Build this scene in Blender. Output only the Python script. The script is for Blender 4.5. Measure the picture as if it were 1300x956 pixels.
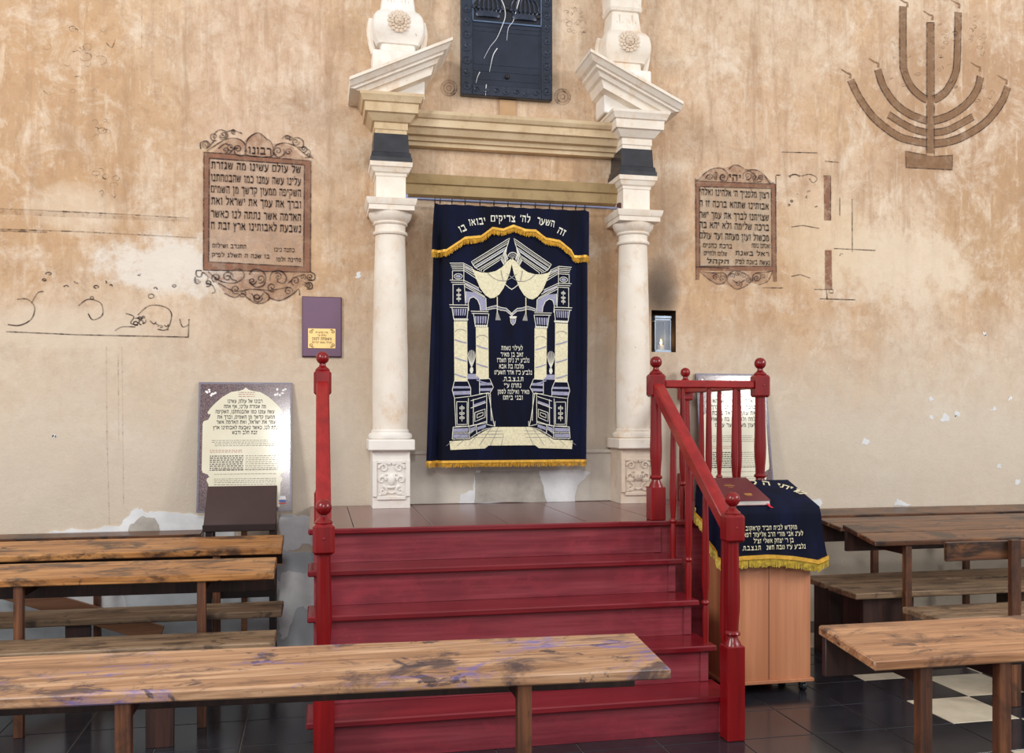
import bpy, bmesh, math, random
from mathutils import Vector, Matrix
random.seed(7)
for o in list(bpy.data.objects): bpy.data.objects.remove(o)
SC = bpy.context.scene
COL = SC.collection
PI = math.pi

# ------------------------------------------------------------------ camera
F, PSI, Y0, D, H = 1176.0, 0.2064, 529.0, 6.109, 1.474
sP, cP = math.sin(PSI), math.cos(PSI)
cam = bpy.data.cameras.new('camera'); camo = bpy.data.objects.new('camera', cam); COL.objects.link(camo)
camo.location = (0, -D, H); camo.rotation_euler = (PI/2, 0, -PSI)
cam.sensor_fit = 'HORIZONTAL'; cam.sensor_width = 36; cam.lens = 36*F/1300
cam.shift_y = (Y0-478)/1300; cam.clip_start = .05; cam.clip_end = 100
SC.camera = camo

# ------------------------------------------------------------------ light
w = bpy.data.worlds.new('hall_ambient'); SC.world = w; w.use_nodes = True
bg = w.node_tree.nodes['Background']; bg.inputs[0].default_value = (.97, .98, 1.0, 1); bg.inputs[1].default_value = .52
def window_light(name, loc, target, sx, sy, power, color):
    l = bpy.data.lights.new(name, 'AREA'); l.shape = 'RECTANGLE'; l.size = sx; l.size_y = sy
    l.energy = power; l.color = color
    o = bpy.data.objects.new(name, l); COL.objects.link(o); o.location = loc
    o.rotation_euler = (Vector(target)-Vector(loc)).to_track_quat('-Z', 'Y').to_euler()
    return o
window_light('window_light_behind', (-.3, -8.6, 3.98), (.4, 0, 1.6), .55, .7, 90, (1, .98, .96))
window_light('window_light_right_small', (6.2, -6.6, 3.9), (2.6, 0, 1.6), .45, .5, 45, (1, .98, .95))
window_light('window_light_right', (8.2, -5.6, 5.0), (2.2, 0, 1.6), 1.4, 2.4, 210, (1, .97, .93))
window_light('window_light_left', (-4.6, -5.2, 5.0), (.5, 0, 2.2), 1.4, 2.4, 210, (1, .97, .92))
SC.view_settings.view_transform = 'Standard'; SC.view_settings.look = 'None'
SC.view_settings.gamma = 1; SC.view_settings.use_curve_mapping = False
SC.view_settings.exposure = 0.34

# ------------------------------------------------------------------ pixel helpers
def ray(x, y):
    u = (x-650)/F
    return (sP+u*cP, cP-u*sP, -(y-Y0)/F)
def atY(x, y, Y=0.0):
    r = ray(x, y); k = (Y+D)/r[1]
    return Vector((r[0]*k, Y, H+r[2]*k))
def atz(x, y, z):
    r = ray(x, y); k = (z-H)/r[2]
    return Vector((r[0]*k, r[1]*k-D, z))

# ------------------------------------------------------------------ materials
MATS = {}
def srgb(r, g, b):
    def c(v):
        v /= 255.0
        return v/12.92 if v <= .04045 else ((v+.055)/1.055)**2.4
    return (c(r), c(g), c(b), 1)
class NT:
    def __init__(s, name):
        m = bpy.data.materials.new(name); m.use_nodes = True
        s.m = m; s.t = m.node_tree; s.b = s.t.nodes['Principled BSDF']; s.out = s.t.nodes['Material Output']
        s.pos = s.n('ShaderNodeNewGeometry').outputs['Position']
    def n(s, t, **kw):
        x = s.t.nodes.new(t)
        for k, v in kw.items(): setattr(x, k, v)
        return x
    def l(s, a, b): s.t.links.new(a, b)
    def mapping(s, scale=(1, 1, 1), loc=(0, 0, 0), rot=(0, 0, 0)):
        m = s.n('ShaderNodeMapping'); s.l(s.pos, m.inputs[0])
        m.inputs['Scale'].default_value = scale; m.inputs['Location'].default_value = loc; m.inputs['Rotation'].default_value = rot
        return m.outputs[0]
    def noise(s, scale=5, detail=4, rough=.55, vec=None, dist=0.0):
        x = s.n('ShaderNodeTexNoise'); s.l(vec or s.pos, x.inputs['Vector'])
        x.inputs['Scale'].default_value = scale; x.inputs['Detail'].default_value = detail
        x.inputs['Roughness'].default_value = rough; x.inputs['Distortion'].default_value = dist
        return x.outputs[0]
    def ramp(s, fac, stops):
        r = s.n('ShaderNodeValToRGB'); s.l(fac, r.inputs[0]); e = r.color_ramp.elements
        while len(e) < len(stops): e.new(.5)
        for i, (p, c) in enumerate(stops):
            e[i].position = p; e[i].color = c if len(c) == 4 else (*c, 1)
        return r.outputs[0]
    def mix(s, fac, a, b, mode='MIX'):
        x = s.n('ShaderNodeMix', data_type='RGBA', blend_type=mode)
        for sock, v in ((x.inputs[0], fac), (x.inputs[6], a), (x.inputs[7], b)):
            if isinstance(v, (int, float)): sock.default_value = v
            elif isinstance(v, tuple): sock.default_value = v
            else: s.l(v, sock)
        return x.outputs[2]
    def math(s, op, a, b=0.0, clamp=False):
        x = s.n('ShaderNodeMath', operation=op); x.use_clamp = clamp
        for i, v in enumerate((a, b)):
            if isinstance(v, (int, float)): x.inputs[i].default_value = v
            else: s.l(v, x.inputs[i])
        return x.outputs[0]
    def color(s, c):
        if isinstance(c, tuple): s.b.inputs['Base Color'].default_value = c
        else: s.l(c, s.b.inputs['Base Color'])
    def rough(s, r):
        if isinstance(r, (int, float)): s.b.inputs['Roughness'].default_value = r
        else: s.l(r, s.b.inputs['Roughness'])
    def bump(s, h, strength=.3, dist=.01):
        x = s.n('ShaderNodeBump'); x.inputs['Strength'].default_value = strength; x.inputs['Distance'].default_value = dist
        s.l(h, x.inputs['Height']); s.l(x.outputs[0], s.b.inputs['Normal'])
    def alpha(s, fac):
        tr = s.n('ShaderNodeBsdfTransparent'); mx = s.n('ShaderNodeMixShader')
        s.l(fac, mx.inputs[0]); s.l(tr.outputs[0], mx.inputs[1]); s.l(s.b.outputs[0], mx.inputs[2]); s.l(mx.outputs[0], s.out.inputs[0])
BW = lambda a: (a, a, a, 1)

def m_simple(name, col, rough=.5, metal=0, var=.12, nscale=14, bump=0, spec=None, coat=0):
    k = NT(name)
    n = k.noise(nscale, 4)
    dark = tuple(v*(1-var) for v in col[:3])+(1,); light = tuple(min(1, v*(1+var)) for v in col[:3])+(1,)
    k.color(k.ramp(n, [(.3, dark), (.7, light)])); k.rough(rough); k.b.inputs['Metallic'].default_value = metal
    if bump: k.bump(k.noise(nscale*4, 5), bump, .004)
    if spec is not None: k.b.inputs['Specular IOR Level'].default_value = spec
    if coat: k.b.inputs['Coat Weight'].default_value = coat; k.b.inputs['Coat Roughness'].default_value = .08
    MATS[name] = k.m; return k.m

def m_wall():
    k = NT('old_plaster')
    sep = k.n('ShaderNodeSeparateXYZ'); k.l(k.pos, sep.inputs[0])
    X, Z = sep.outputs[0], sep.outputs[2]
    def spot(cx, cz, rx, rz, amt, col, b, nz=.9, sc=6, r0=.35):
        dx = k.math('DIVIDE', k.math('SUBTRACT', X, cx), rx); dz = k.math('DIVIDE', k.math('SUBTRACT', Z, cz), rz)
        d = k.math('ADD', k.math('MULTIPLY', dx, dx), k.math('MULTIPLY', dz, dz))
        d = k.math('ADD', d, k.math('MULTIPLY', k.math('SUBTRACT', k.noise(sc, 7, .72), .5), nz*2))
        return k.mix(k.ramp(d, [(r0, BW(amt)), (1.0, BW(0))]), b, col)
    big = k.noise(.8, 5, .62, k.mapping((1, 1, .8)), .5)
    base = k.ramp(big, [(.32, srgb(196, 160, 124)), (.45, srgb(205, 172, 138)), (.56, srgb(211, 184, 156)), (.7, srgb(216, 194, 170))])
    # ochre left flank and the brown top right, pinker zone beside the columns
    base = spot(-2.0, 3.2, 1.5, 1.2, .8, srgb(190, 152, 114), base, .8, 2.2)
    base = spot(-.3, 3.6, .6, .9, .65, srgb(211, 184, 162), base, .8, 2.5)
    base = spot(2.9, 3.4, .8, .7, .6, srgb(210, 180, 152), base, .8, 2.5)
    base = spot(4.9, 3.7, 1.2, .9, .8, srgb(172, 136, 104), base, .9, 2.5)
    base = spot(5.2, 2.8, .8, .7, .7, srgb(184, 150, 114), base, .9, 2.5)
    # later grey-beige render on the lower two metres, ragged top edge
    wob = k.math('MULTIPLY', k.math('SUBTRACT', k.noise(1.7, 6, .68), .5), 1.3)
    mr = k.n('ShaderNodeMapRange'); k.l(k.math('ADD', Z, wob), mr.inputs[0])
    mr.inputs[1].default_value = 1.35; mr.inputs[2].default_value = 2.35; mr.inputs[3].default_value = .88; mr.inputs[4].default_value = 0.0
    
    # mottling
    n2 = k.noise(4.5, 8, .74, dist=.4)
    base = k.mix(k.ramp(n2, [(.44, BW(0)), (.66, BW(.62))]), base, srgb(178, 144, 112))
    n3 = k.noise(3.4, 8, .74, k.mapping((1, 1, 1), (7, 3, 2)), .5)
    base = k.mix(k.ramp(n3, [(.5, BW(0)), (.68, BW(.75))]), base, srgb(228, 212, 192))
    n4 = k.noise(16, 8, .78, k.mapping((1, 1, .8), (1, 8, 3)))
    base = k.mix(k.ramp(n4, [(.36, BW(.4)), (.5, BW(0))]), base, srgb(160, 122, 90))
    n5 = k.noise(13, 8, .78, k.mapping((1, 1, .7), (5, 2, 6)))
    base = k.mix(k.ramp(n5, [(.54, BW(0)), (.68, BW(.5))]), base, srgb(232, 218, 200))
    base = k.mix(k.math('MULTIPLY', mr.outputs[0], .82), base, srgb(208, 198, 183))
    # vertical streaks on the upper wall
    mz = k.n('ShaderNodeMapRange'); k.l(Z, mz.inputs[0]); mz.inputs[1].default_value = 1.6; mz.inputs[2].default_value = 2.9
    st = k.noise(9, 6, .68, k.mapping((1, 1, .13), (3, 0, 0)))
    base = k.mix(k.math('MULTIPLY', k.ramp(st, [(.5, BW(0)), (.66, BW(.6))]), mz.outputs[0]), base, srgb(164, 130, 102))
    sw = k.noise(13, 6, .7, k.mapping((1, 1, .16), (9, 0, 4)))
    base = k.mix(k.math('MULTIPLY', k.ramp(sw, [(.56, BW(0)), (.68, BW(.55))]), mz.outputs[0]), base, srgb(228, 210, 186))
    # flakes and pits
    fl = k.noise(34, 6, .78)
    base = k.mix(k.ramp(fl, [(.66, BW(0)), (.7, BW(.7))]), base, srgb(236, 228, 216))
    base = k.mix(k.math('MULTIPLY', mr.outputs[0], .3), base, srgb(208, 198, 183)); fd = k.noise(24, 6, .78, k.mapping((1, 1, 1), (4, 1, 9)))
    base = k.mix(k.ramp(fd, [(.68, BW(0)), (.72, BW(.6))]), base, srgb(128, 96, 72))
    # pale repairs around the old painting (left band, right frame)
    base = spot(-.9, 2.42, .5, .2, .85, srgb(226, 218, 208), base, 1.7, 7)
    base = spot(-1.45, 2.75, .3, .18, .5, srgb(222, 204, 182), base)
    base = spot(-1.5, 2.02, .55, .16, .6, srgb(216, 200, 180), base)
    base = spot(4.2, 2.6, .8, .32, .65, srgb(226, 210, 188), base, 1.9, 5)
    base = spot(3.6, 2.75, .4, .4, .5, srgb(220, 196, 164), base)
    # lamp soot above the candle niche
    base = spot(2.33, 2.36, .17, .27, .92, srgb(84, 74, 66), base, .25, 5, .02)
    base = spot(2.38, 2.75, .2, .5, .4, srgb(146, 124, 106), base, .4, 5, .1)
    k.color(base); k.rough(.9)
    k.bump(k.math('ADD', k.noise(7, 8, .7), k.math('MULTIPLY', k.noise(60, 5, .65), .3)), .45, .014)
    MATS['wall'] = k.m

def m_wood(name, c_dark, c_mid, c_light, rough=.45, stain=None, axis=0, grain=1.0, stains=.5, coat=0.0, bstr=.25):
    k = NT(name)
    sc = [9*grain]*3; sc[axis] = .55*grain
    v = k.mapping(tuple(sc))
    g = k.noise(2.2, 6, .65, v, .6)
    base = k.ramp(g, [(.28, c_dark), (.47, c_mid), (.68, c_light)])
    sc2 = [30*grain]*3; sc2[axis] = .9*grain
    fine = k.noise(3, 3, .6, k.mapping(tuple(sc2)))
    base = k.mix(k.ramp(fine, [(.44, BW(0)), (.64, BW(.65 if stain else .4))]), base, c_dark)
    if stain:
        sc3 = [4.5]*3; sc3[axis] = 2.6
        b = k.noise(1.5, 6, .68, k.mapping(tuple(sc3)), .5)
        base = k.mix(k.ramp(b, [(.5, BW(0)), (.62, BW(stains))]), base, stain)
        b2 = k.noise(2.6, 6, .7, k.mapping(tuple(sc3), (3.3, 1.7, 5.1), (0, 0, .5)), .7)
        base = k.mix(k.ramp(b2, [(.58, BW(0)), (.63, BW(stains))]), base, stain)
    k.color(base); k.rough(rough)
    if coat: k.b.inputs['Coat Weight'].default_value = coat; k.b.inputs['Coat Roughness'].default_value = .15
    k.bump(g, bstr, .003)
    MATS[name] = k.m

def add_blue(mname):  # blends noise-masked blue patches into the wood's base colour
    m = MATS[mname]; t = m.node_tree; b = t.nodes['Principled BSDF']; src = b.inputs['Base Color'].links[0].from_socket
    k = NT.__new__(NT); k.m = m; k.t = t; k.b = b; k.pos = k.n('ShaderNodeNewGeometry').outputs['Position']
    n = k.noise(3.0, 7, .72, k.mapping((1, 2.2, 2.2), (2.1, 4.4, 0)), .5)
    k.color(k.mix(k.ramp(n, [(.55, BW(0)), (.66, BW(.75))]), src, srgb(84, 92, 178)))
def m_paint(name, col, wear=.5, var=.2, wscale=14, strength=.95):
    k = NT(name)
    n = k.noise(9, 6, .7)
    k.color(k.ramp(n, [(.3, tuple(c*(1-var) for c in col[:3])+(1,)), (.7, tuple(min(1, c*(1+var)) for c in col[:3])+(1,))]))
    k.rough(.9); k.b.inputs['Specular IOR Level'].default_value = .1
    a = k.noise(wscale, 8, .78, dist=.3)
    lo = .62-.26*wear
    k.alpha(k.ramp(a, [(lo-.06, BW(strength)), (lo+.08, BW(strength*(1-wear)))]))
    MATS[name] = k.m

m_wall()
m_simple('white_plaster', srgb(222, 224, 226), .85, var=.1, nscale=9, bump=.4)
m_simple('grey_plaster', srgb(176, 170, 162), .9, var=.16, nscale=12, bump=.5)
m_simple('ochre_plaster', srgb(184, 150, 114), .9, var=.12, nscale=8, bump=.3)
m_simple('dado_plaster', srgb(204, 197, 186), .9, var=.12, nscale=6, bump=.4)
m_simple('ledge_grey', srgb(190, 196, 201), .85, var=.14, nscale=5, bump=.4)
def m_stone(name, c0, c1, stain, amt):
    k = NT(name)
    b = k.ramp(k.noise(4, 5, .6), [(.3, c0), (.7, c1)])
    b = k.mix(k.ramp(k.noise(9, 6, .7, k.mapping((1, 1, .7), (2, 5, 1))), [(.52, BW(0)), (.7, BW(amt))]), b, stain)
    b = k.mix(k.ramp(k.noise(55, 3, .6), [(.68, BW(0)), (.74, BW(.5))]), b, srgb(150, 125, 100))
    k.color(b); k.rough(.7); k.bump(k.noise(40, 5, .6), .25, .004); MATS[name] = k.m
m_stone('cream_stone', srgb(226, 214, 198), srgb(240, 232, 221), srgb(214, 180, 144), .6)
m_stone('white_stone', srgb(230, 224, 216), srgb(243, 239, 233), srgb(214, 190, 164), .4)
m_stone('ochre_stone', srgb(198, 172, 134), srgb(219, 197, 163), srgb(172, 138, 98), .55)
m_stone('beam_stone', srgb(164, 138, 96), srgb(184, 158, 116), srgb(128, 100, 64), .6)
m_stone('carved_stone', srgb(206, 184, 162), srgb(226, 212, 196), srgb(186, 152, 122), .5)
m_simple('black_marble', srgb(44, 44, 50), .35, var=.35, nscale=11, bump=.1)
m_simple('plaque_slate', srgb(30, 38, 55), .32, var=.3, nscale=7)
m_simple('plaque_relief', srgb(34, 41, 57), .35, var=.35, nscale=30, bump=.3)
m_simple('plaque_dark', srgb(18, 22, 34), .4, var=.3, nscale=8)
m_simple('plaque_edge', srgb(88, 110, 140), .4, var=.2)
m_simple('vein', srgb(212, 212, 218), .5, var=.1)
m_simple('iron', srgb(38, 32, 34), .5, .3, var=.2)
m_simple('gilt_relief', srgb(44, 52, 70), .35, .2, var=.3, nscale=30)
m_wood('red_wood', srgb(108, 4, 9), srgb(126, 6, 12), srgb(144, 12, 18), .26, None, 2, .8, coat=.12, bstr=.06)
m_wood('red_rail', srgb(122, 10, 12), srgb(142, 16, 16), srgb(160, 28, 24), .34, None, 1, .8, coat=.08, bstr=.05)
m_wood('red_riser', srgb(112, 36, 46), srgb(132, 50, 60), srgb(148, 66, 74), .3, srgb(160, 56, 70), 0, .6, .35, .08, .06)
m_wood('red_tread', srgb(98, 14, 24), srgb(116, 22, 32), srgb(132, 34, 42), .22, None, 0, .6, .3, .3, .05)
m_wood('platform_wood', srgb(92, 46, 48), srgb(106, 56, 57), srgb(120, 68, 68), .25, None, 1, .5, .3, .25, .05)
m_wood('pew_dark', srgb(60, 36, 24), srgb(104, 66, 42), srgb(142, 96, 62), .34, srgb(36, 27, 26), 0, 1, .85)
m_wood('pew_gold', srgb(118, 72, 36), srgb(176, 120, 66), srgb(206, 152, 96), .38, srgb(48, 32, 26), 0, 1, .85)
m_wood('pew_right', srgb(112, 74, 50), srgb(168, 120, 84), srgb(200, 152, 112), .36, srgb(52, 38, 40), 0, 1, .85)
m_wood('pew_seat', srgb(92, 70, 52), srgb(138, 112, 86), srgb(166, 140, 112), .5, srgb(62, 48, 40), 0, 1, .7)
m_wood('pew_front', srgb(120, 84, 58), srgb(176, 134, 100), srgb(204, 166, 132), .4, srgb(58, 46, 56), 0, 1, .85)
add_blue('pew_front')
m_wood('post_wood', srgb(60, 34, 22), srgb(98, 58, 36), srgb(136, 86, 54), .5, srgb(40, 26, 22), 2, 1, .6)
m_wood('support_dark', srgb(34, 20, 18), srgb(52, 30, 26), srgb(74, 44, 36), .5, None, 2, 1)
m_wood('brace_wood', srgb(112, 74, 50), srgb(140, 96, 68), srgb(160, 114, 84), .5, None, 0, 1)
m_wood('lectern_wood', srgb(168, 104, 70), srgb(184, 120, 84), srgb(198, 136, 98), .4, None, 2, .35, bstr=.05)
m_simple('stand_brown', srgb(58, 36, 32), .3, var=.08, coat=.2)
m_simple('stand_edge', srgb(34, 20, 20), .35, var=.08)
m_simple('lead_shadow', srgb(28, 24, 24), .6)
def m_velvet():
    k = NT('navy_velvet')
    n = k.noise(3, 4, .6, k.mapping((3, 3, .7)))
    k.color(k.ramp(n, [(.35, srgb(5, 8, 24)), (.7, srgb(11, 18, 48))])); k.rough(.75)
    k.b.inputs['Sheen Weight'].default_value = .3; k.b.inputs['Sheen Roughness'].default_value = .35
    k.b.inputs['Sheen Tint'].default_value = srgb(70, 100, 190); k.b.inputs['Specular IOR Level'].default_value = .15
    MATS['velvet'] = k.m
m_velvet()
m_simple('gold_fringe', srgb(206, 158, 48), .5, .15, var=.45, nscale=60, bump=.4)
m_simple('gold_braid', srgb(222, 170, 62), .45, .25, var=.25, nscale=40)
m_simple('yellow_fringe', srgb(214, 190, 84), .6, .05, var=.4, nscale=60, bump=.4)
m_simple('cream_thread', srgb(226, 218, 184), .55, .05, var=.14, nscale=80, bump=.5)
m_simple('white_thread', srgb(222, 220, 206), .55, .05, var=.1, nscale=80)
m_simple('lilac_thread', srgb(150, 150, 176), .6, var=.15, nscale=60)
m_simple('grey_thread', srgb(146, 144, 140), .6, var=.15, nscale=60)
m_simple('steel_rod', srgb(150, 156, 186), .22, .85, var=.1)
m_simple('bracket_maroon', srgb(78, 28, 34), .45)
m_simple('purple_board', srgb(104, 72, 98), .4, var=.07, nscale=4)
m_simple('purple_edge', srgb(66, 40, 60), .5, var=.1)
m_simple('brass_plate', srgb(232, 196, 128), .35, .25, var=.08)
m_simple('ink', srgb(38, 32, 30), .6)
m_simple('ink_brown', srgb(92, 58, 40), .7)
m_simple('ink_grey', srgb(120, 112, 100), .6)
m_simple('ink_pink', srgb(176, 120, 108), .6)
m_simple('white_ink', srgb(238, 234, 236), .4)
m_simple('logo_red', srgb(196, 40, 60), .4)
m_simple('logo_blue', srgb(50, 90, 170), .4)
m_simple('lantern_metal', srgb(170, 186, 206), .35, .6, var=.2)
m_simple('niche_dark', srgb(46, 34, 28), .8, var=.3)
m_simple('maroon_leather', srgb(98, 32, 44), .42, var=.1, nscale=60, bump=.15)
m_simple('page_edge', srgb(206, 196, 190), .7)
m_simple('ribbon_red', srgb(206, 18, 48), .5)
m_simple('gilt', srgb(190, 140, 80), .4, .4)
m_simple('caster_black', srgb(24, 24, 26), .4)
m_simple('chrome', srgb(190, 192, 196), .2, .9)
m_simple('tile_dark', srgb(38, 38, 44), .16, var=.25, nscale=8)
m_simple('tile_cream', srgb(206, 194, 172), .25, var=.1, nscale=8)
m_simple('grout', srgb(96, 92, 88), .8)
m_simple('wax', srgb(236, 226, 208), .4)
m_paint('paint_dark', srgb(72, 58, 56), .6)
m_paint('paint_letter', srgb(46, 36, 34), .3, wscale=26)
m_paint('paint_brown', srgb(146, 104, 84), .55)
m_paint('paint_menorah', srgb(142, 110, 84), .5, strength=.85)
m_paint('paint_line', srgb(84, 66, 56), .8)
m_paint('paint_faint', srgb(142, 112, 90), .85, strength=.6)
m_paint('paint_panel_left', srgb(196, 168, 148), .6, strength=.8)
m_paint('paint_panel_right', srgb(196, 176, 154), .6, strength=.8)
m_paint('paint_scroll', srgb(172, 134, 112), .7, strength=.8)
def m_poster():
    k = NT('poster_border')
    v = k.n('ShaderNodeTexVoronoi'); v.inputs['Scale'].default_value = 170; k.l(k.pos, v.inputs['Vector'])
    k.color(k.ramp(v.outputs['Distance'], [(.2, srgb(150, 122, 118)), (.45, srgb(84, 58, 64)), (.7, srgb(70, 46, 56))]))
    k.rough(.2); k.b.inputs['Coat Weight'].default_value = .8; k.b.inputs['Coat Roughness'].default_value = .12; MATS['poster_border'] = k.m
    k = NT('poster_paper'); k.color(k.ramp(k.noise(4, 3), [(.3, srgb(214, 207, 182)), (.7, srgb(226, 220, 198))])); k.rough(.5)
    k.b.inputs['Coat Weight'].default_value = .9; k.b.inputs['Coat Roughness'].default_value = .1; MATS['poster_paper'] = k.m
    k = NT('poster_edge'); k.color(k.ramp(k.noise(9, 3), [(.3, srgb(96, 92, 108)), (.7, srgb(122, 118, 134))])); k.rough(.3); MATS['poster_edge'] = k.m
m_poster()
def m_glass():
    k = NT('lantern_glass'); k.color(srgb(200, 215, 235)); k.rough(.05); k.b.inputs['Alpha'].default_value = 1
    k.alpha(k.ramp(k.noise(3, 2), [(.3, BW(.22)), (.7, BW(.3))])); MATS['glass'] = k.m
    k = NT('flame'); k.b.inputs['Emission Color'].default_value = (1, .5, .12, 1); k.b.inputs['Emission Strength'].default_value = 9
    n = k.noise(20); k.color(k.ramp(n, [(.3, (1, .5, .2, 1)), (.7, (1, .7, .3, 1))])); MATS['flame'] = k.m
m_glass()

# ------------------------------------------------------------------ mesh builder
class MB:
    def __init__(s): s.bm = bmesh.new()
    def face(s, pts):
        vs = [s.bm.verts.new(p) for p in pts]
        try: return s.bm.faces.new(vs)
        except ValueError: return None
    def hexa(s, p, bev=0):
        # p: 8 points, bottom ring then top ring (counter-clockwise seen from above)
        v = [s.bm.verts.new(q) for q in p]
        fs = [s.bm.faces.new([v[i] for i in q]) for q in ((3, 2, 1, 0), (4, 5, 6, 7), (0, 1, 5, 4), (1, 2, 6, 5), (2, 3, 7, 6), (3, 0, 4, 7))]
        if bev:
            es = list({e for f in fs for e in f.edges})
            bmesh.ops.bevel(s.bm, geom=es, offset=bev, segments=1, affect='EDGES', profile=.5)
        return s
    def box(s, x0, x1, y0, y1, z0, z1, bev=0):
        if x0 > x1: x0, x1 = x1, x0
        if y0 > y1: y0, y1 = y1, y0
        return s.hexa([(x0, y0, z0), (x1, y0, z0), (x1, y1, z0), (x0, y1, z0), (x0, y0, z1), (x1, y0, z1), (x1, y1, z1), (x0, y1, z1)], bev)
    def rings(s, rings, cap=True, closed=True):
        R = [[s.bm.verts.new(p) for p in r] for r in rings]
        n = len(R[0])
        for a, b in zip(R, R[1:]):
            for i in range(n if closed else n-1):
                j = (i+1) % n
                s.bm.faces.new((a[i], a[j], b[j], b[i]))
        if cap and closed:
            s.bm.faces.new(list(reversed(R[0]))); s.bm.faces.new(R[-1])
        return s
    def lathe(s, cx, cy, prof, seg=24, z0=0):
        # prof [(r,z)]
        return s.rings([[(cx+r*math.cos(2*PI*i/seg), cy+r*math.sin(2*PI*i/seg), z0+z) for i in range(seg)] for r, z in prof])
    def loft(s, cx, prof, yb=-.0015):
        # rectangular stone block built up the wall, prof [(z, halfwidth, yfront)]
        return s.rings([[(cx-h, yf, z), (cx+h, yf, z), (cx+h, yb, z), (cx-h, yb, z)] for z, h, yf in prof])
    def tube(s, pts, r, seg=8):
        pts = [Vector(p) for p in pts]; rings = []
        for i, p in enumerate(pts):
            t = (pts[min(i+1, len(pts)-1)]-pts[max(i-1, 0)]).normalized()
            a = t.orthogonal().normalized() if i == 0 else (A - t*A.dot(t)).normalized()
            A = a; b = t.cross(a); rr = r[i] if isinstance(r, (list, tuple)) else r
            rings.append([p+(a*math.cos(2*PI*k/seg)+b*math.sin(2*PI*k/seg))*rr for k in range(seg)])
        return s.rings(rings)
    def ball(s, c, r, seg=16, sc=(1, 1, 1)):
        n = seg//2
        rings = []
        for i in range(1, n):
            th = PI*i/n
            rings.append([(c[0]+sc[0]*r*math.sin(th)*math.cos(2*PI*k/seg), c[1]+sc[1]*r*math.sin(th)*math.sin(2*PI*k/seg), c[2]-sc[2]*r*math.cos(th)) for k in range(seg)])
        return s.rings(rings)
    def prism_y(s, pts, y0, y1):
        # polygon of (x,z), extruded in y
        a = [(x, y0, z) for x, z in pts]; b = [(x, y1, z) for x, z in pts]
        return s.rings([a, b])
    def ribbon(s, pts, wd, ys, off=.003, step=.02):
        # flat strip drawn in the x-z plane over the surface y = ys(x,z)
        P = []
        for a, b in zip(pts, pts[1:]):
            n = max(1, int(math.hypot(b[0]-a[0], b[1]-a[1])/step))
            P += [(a[0]+(b[0]-a[0])*i/n, a[1]+(b[1]-a[1])*i/n) for i in range(n)]
        P.append(pts[-1]); L = []; Rr = []
        for i, p in enumerate(P):
            q0, q1 = P[max(0, i-1)], P[min(len(P)-1, i+1)]
            dx, dz = q1[0]-q0[0], q1[1]-q0[1]; l = math.hypot(dx, dz) or 1
            nx, nz = -dz/l, dx/l
            ww = (wd if not isinstance(wd, tuple) else wd[0]+(wd[1]-wd[0])*i/max(1, len(P)-1))/2
            for lst, sg in ((L, 1), (Rr, -1)):
                X, Z = p[0]+sg*nx*ww, p[1]+sg*nz*ww
                lst.append(s.bm.verts.new((X, ys(X, Z)-off, Z)))
        for i in range(len(P)-1):
            s.bm.faces.new((Rr[i], Rr[i+1], L[i+1], L[i]))
        return s
    def fill(s, pts, ys, off=.002):
        s.face([(x, ys(x, z)-off, z) for x, z in pts]); return s
    def mesh(s, m2):
        s.bm.from_mesh(m2); return s
    def build(s, name, mat, parent=None, smooth=True, angle=35, loc=None):
        bmesh.ops.recalc_face_normals(s.bm, faces=s.bm.faces) if smooth != 'flat' else None
        me = bpy.data.meshes.new(name)
        org = Vector(loc) if loc is not None else (WLOC.get(parent.name, Vector()) if parent else Vector())
        if org.length: bmesh.ops.translate(s.bm, verts=s.bm.verts, vec=-org)
        for f in s.bm.faces: f.smooth = True
        for e in s.bm.edges:
            if len(e.link_faces) == 2 and e.calc_face_angle(0) > math.radians(angle): e.smooth = False
        ng = [f for f in s.bm.faces if len(f.verts) > 4]
        if ng: bmesh.ops.triangulate(s.bm, faces=ng)
        s.bm.to_mesh(me); s.bm.free()
        me.materials.append(MATS[mat])
        o = bpy.data.objects.new(name, me); COL.objects.link(o)
        if parent:
            o.parent = parent
            if loc is not None: o.location = Vector(loc)-WLOC.get(parent.name, Vector())
        elif loc is not None: o.location = loc
        WLOC[o.name] = Vector(loc) if loc is not None else (WLOC.get(parent.name, Vector()) if parent else Vector())
        return o
WLOC = {}
def thing(name, label, cat, loc=(0, 0, 0), group=None):
    o = bpy.data.objects.new(name, None); COL.objects.link(o); o.location = loc; o.empty_display_size = .1
    o['label'] = label; o['category'] = cat
    if group: o['group'] = group
    WLOC[o.name] = Vector(loc); return o
def tag(o, label, cat, group=None):
    o['label'] = label; o['category'] = cat
    if group: o['group'] = group
    return o
def struct(o): o['kind'] = 'structure'; return o
def copy_part(src, parent, loc):
    c = src.copy(); COL.objects.link(c); c.parent = parent; c.location = Vector(loc)-WLOC.get(parent.name, Vector())
    WLOC[c.name] = Vector(loc); return c

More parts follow.
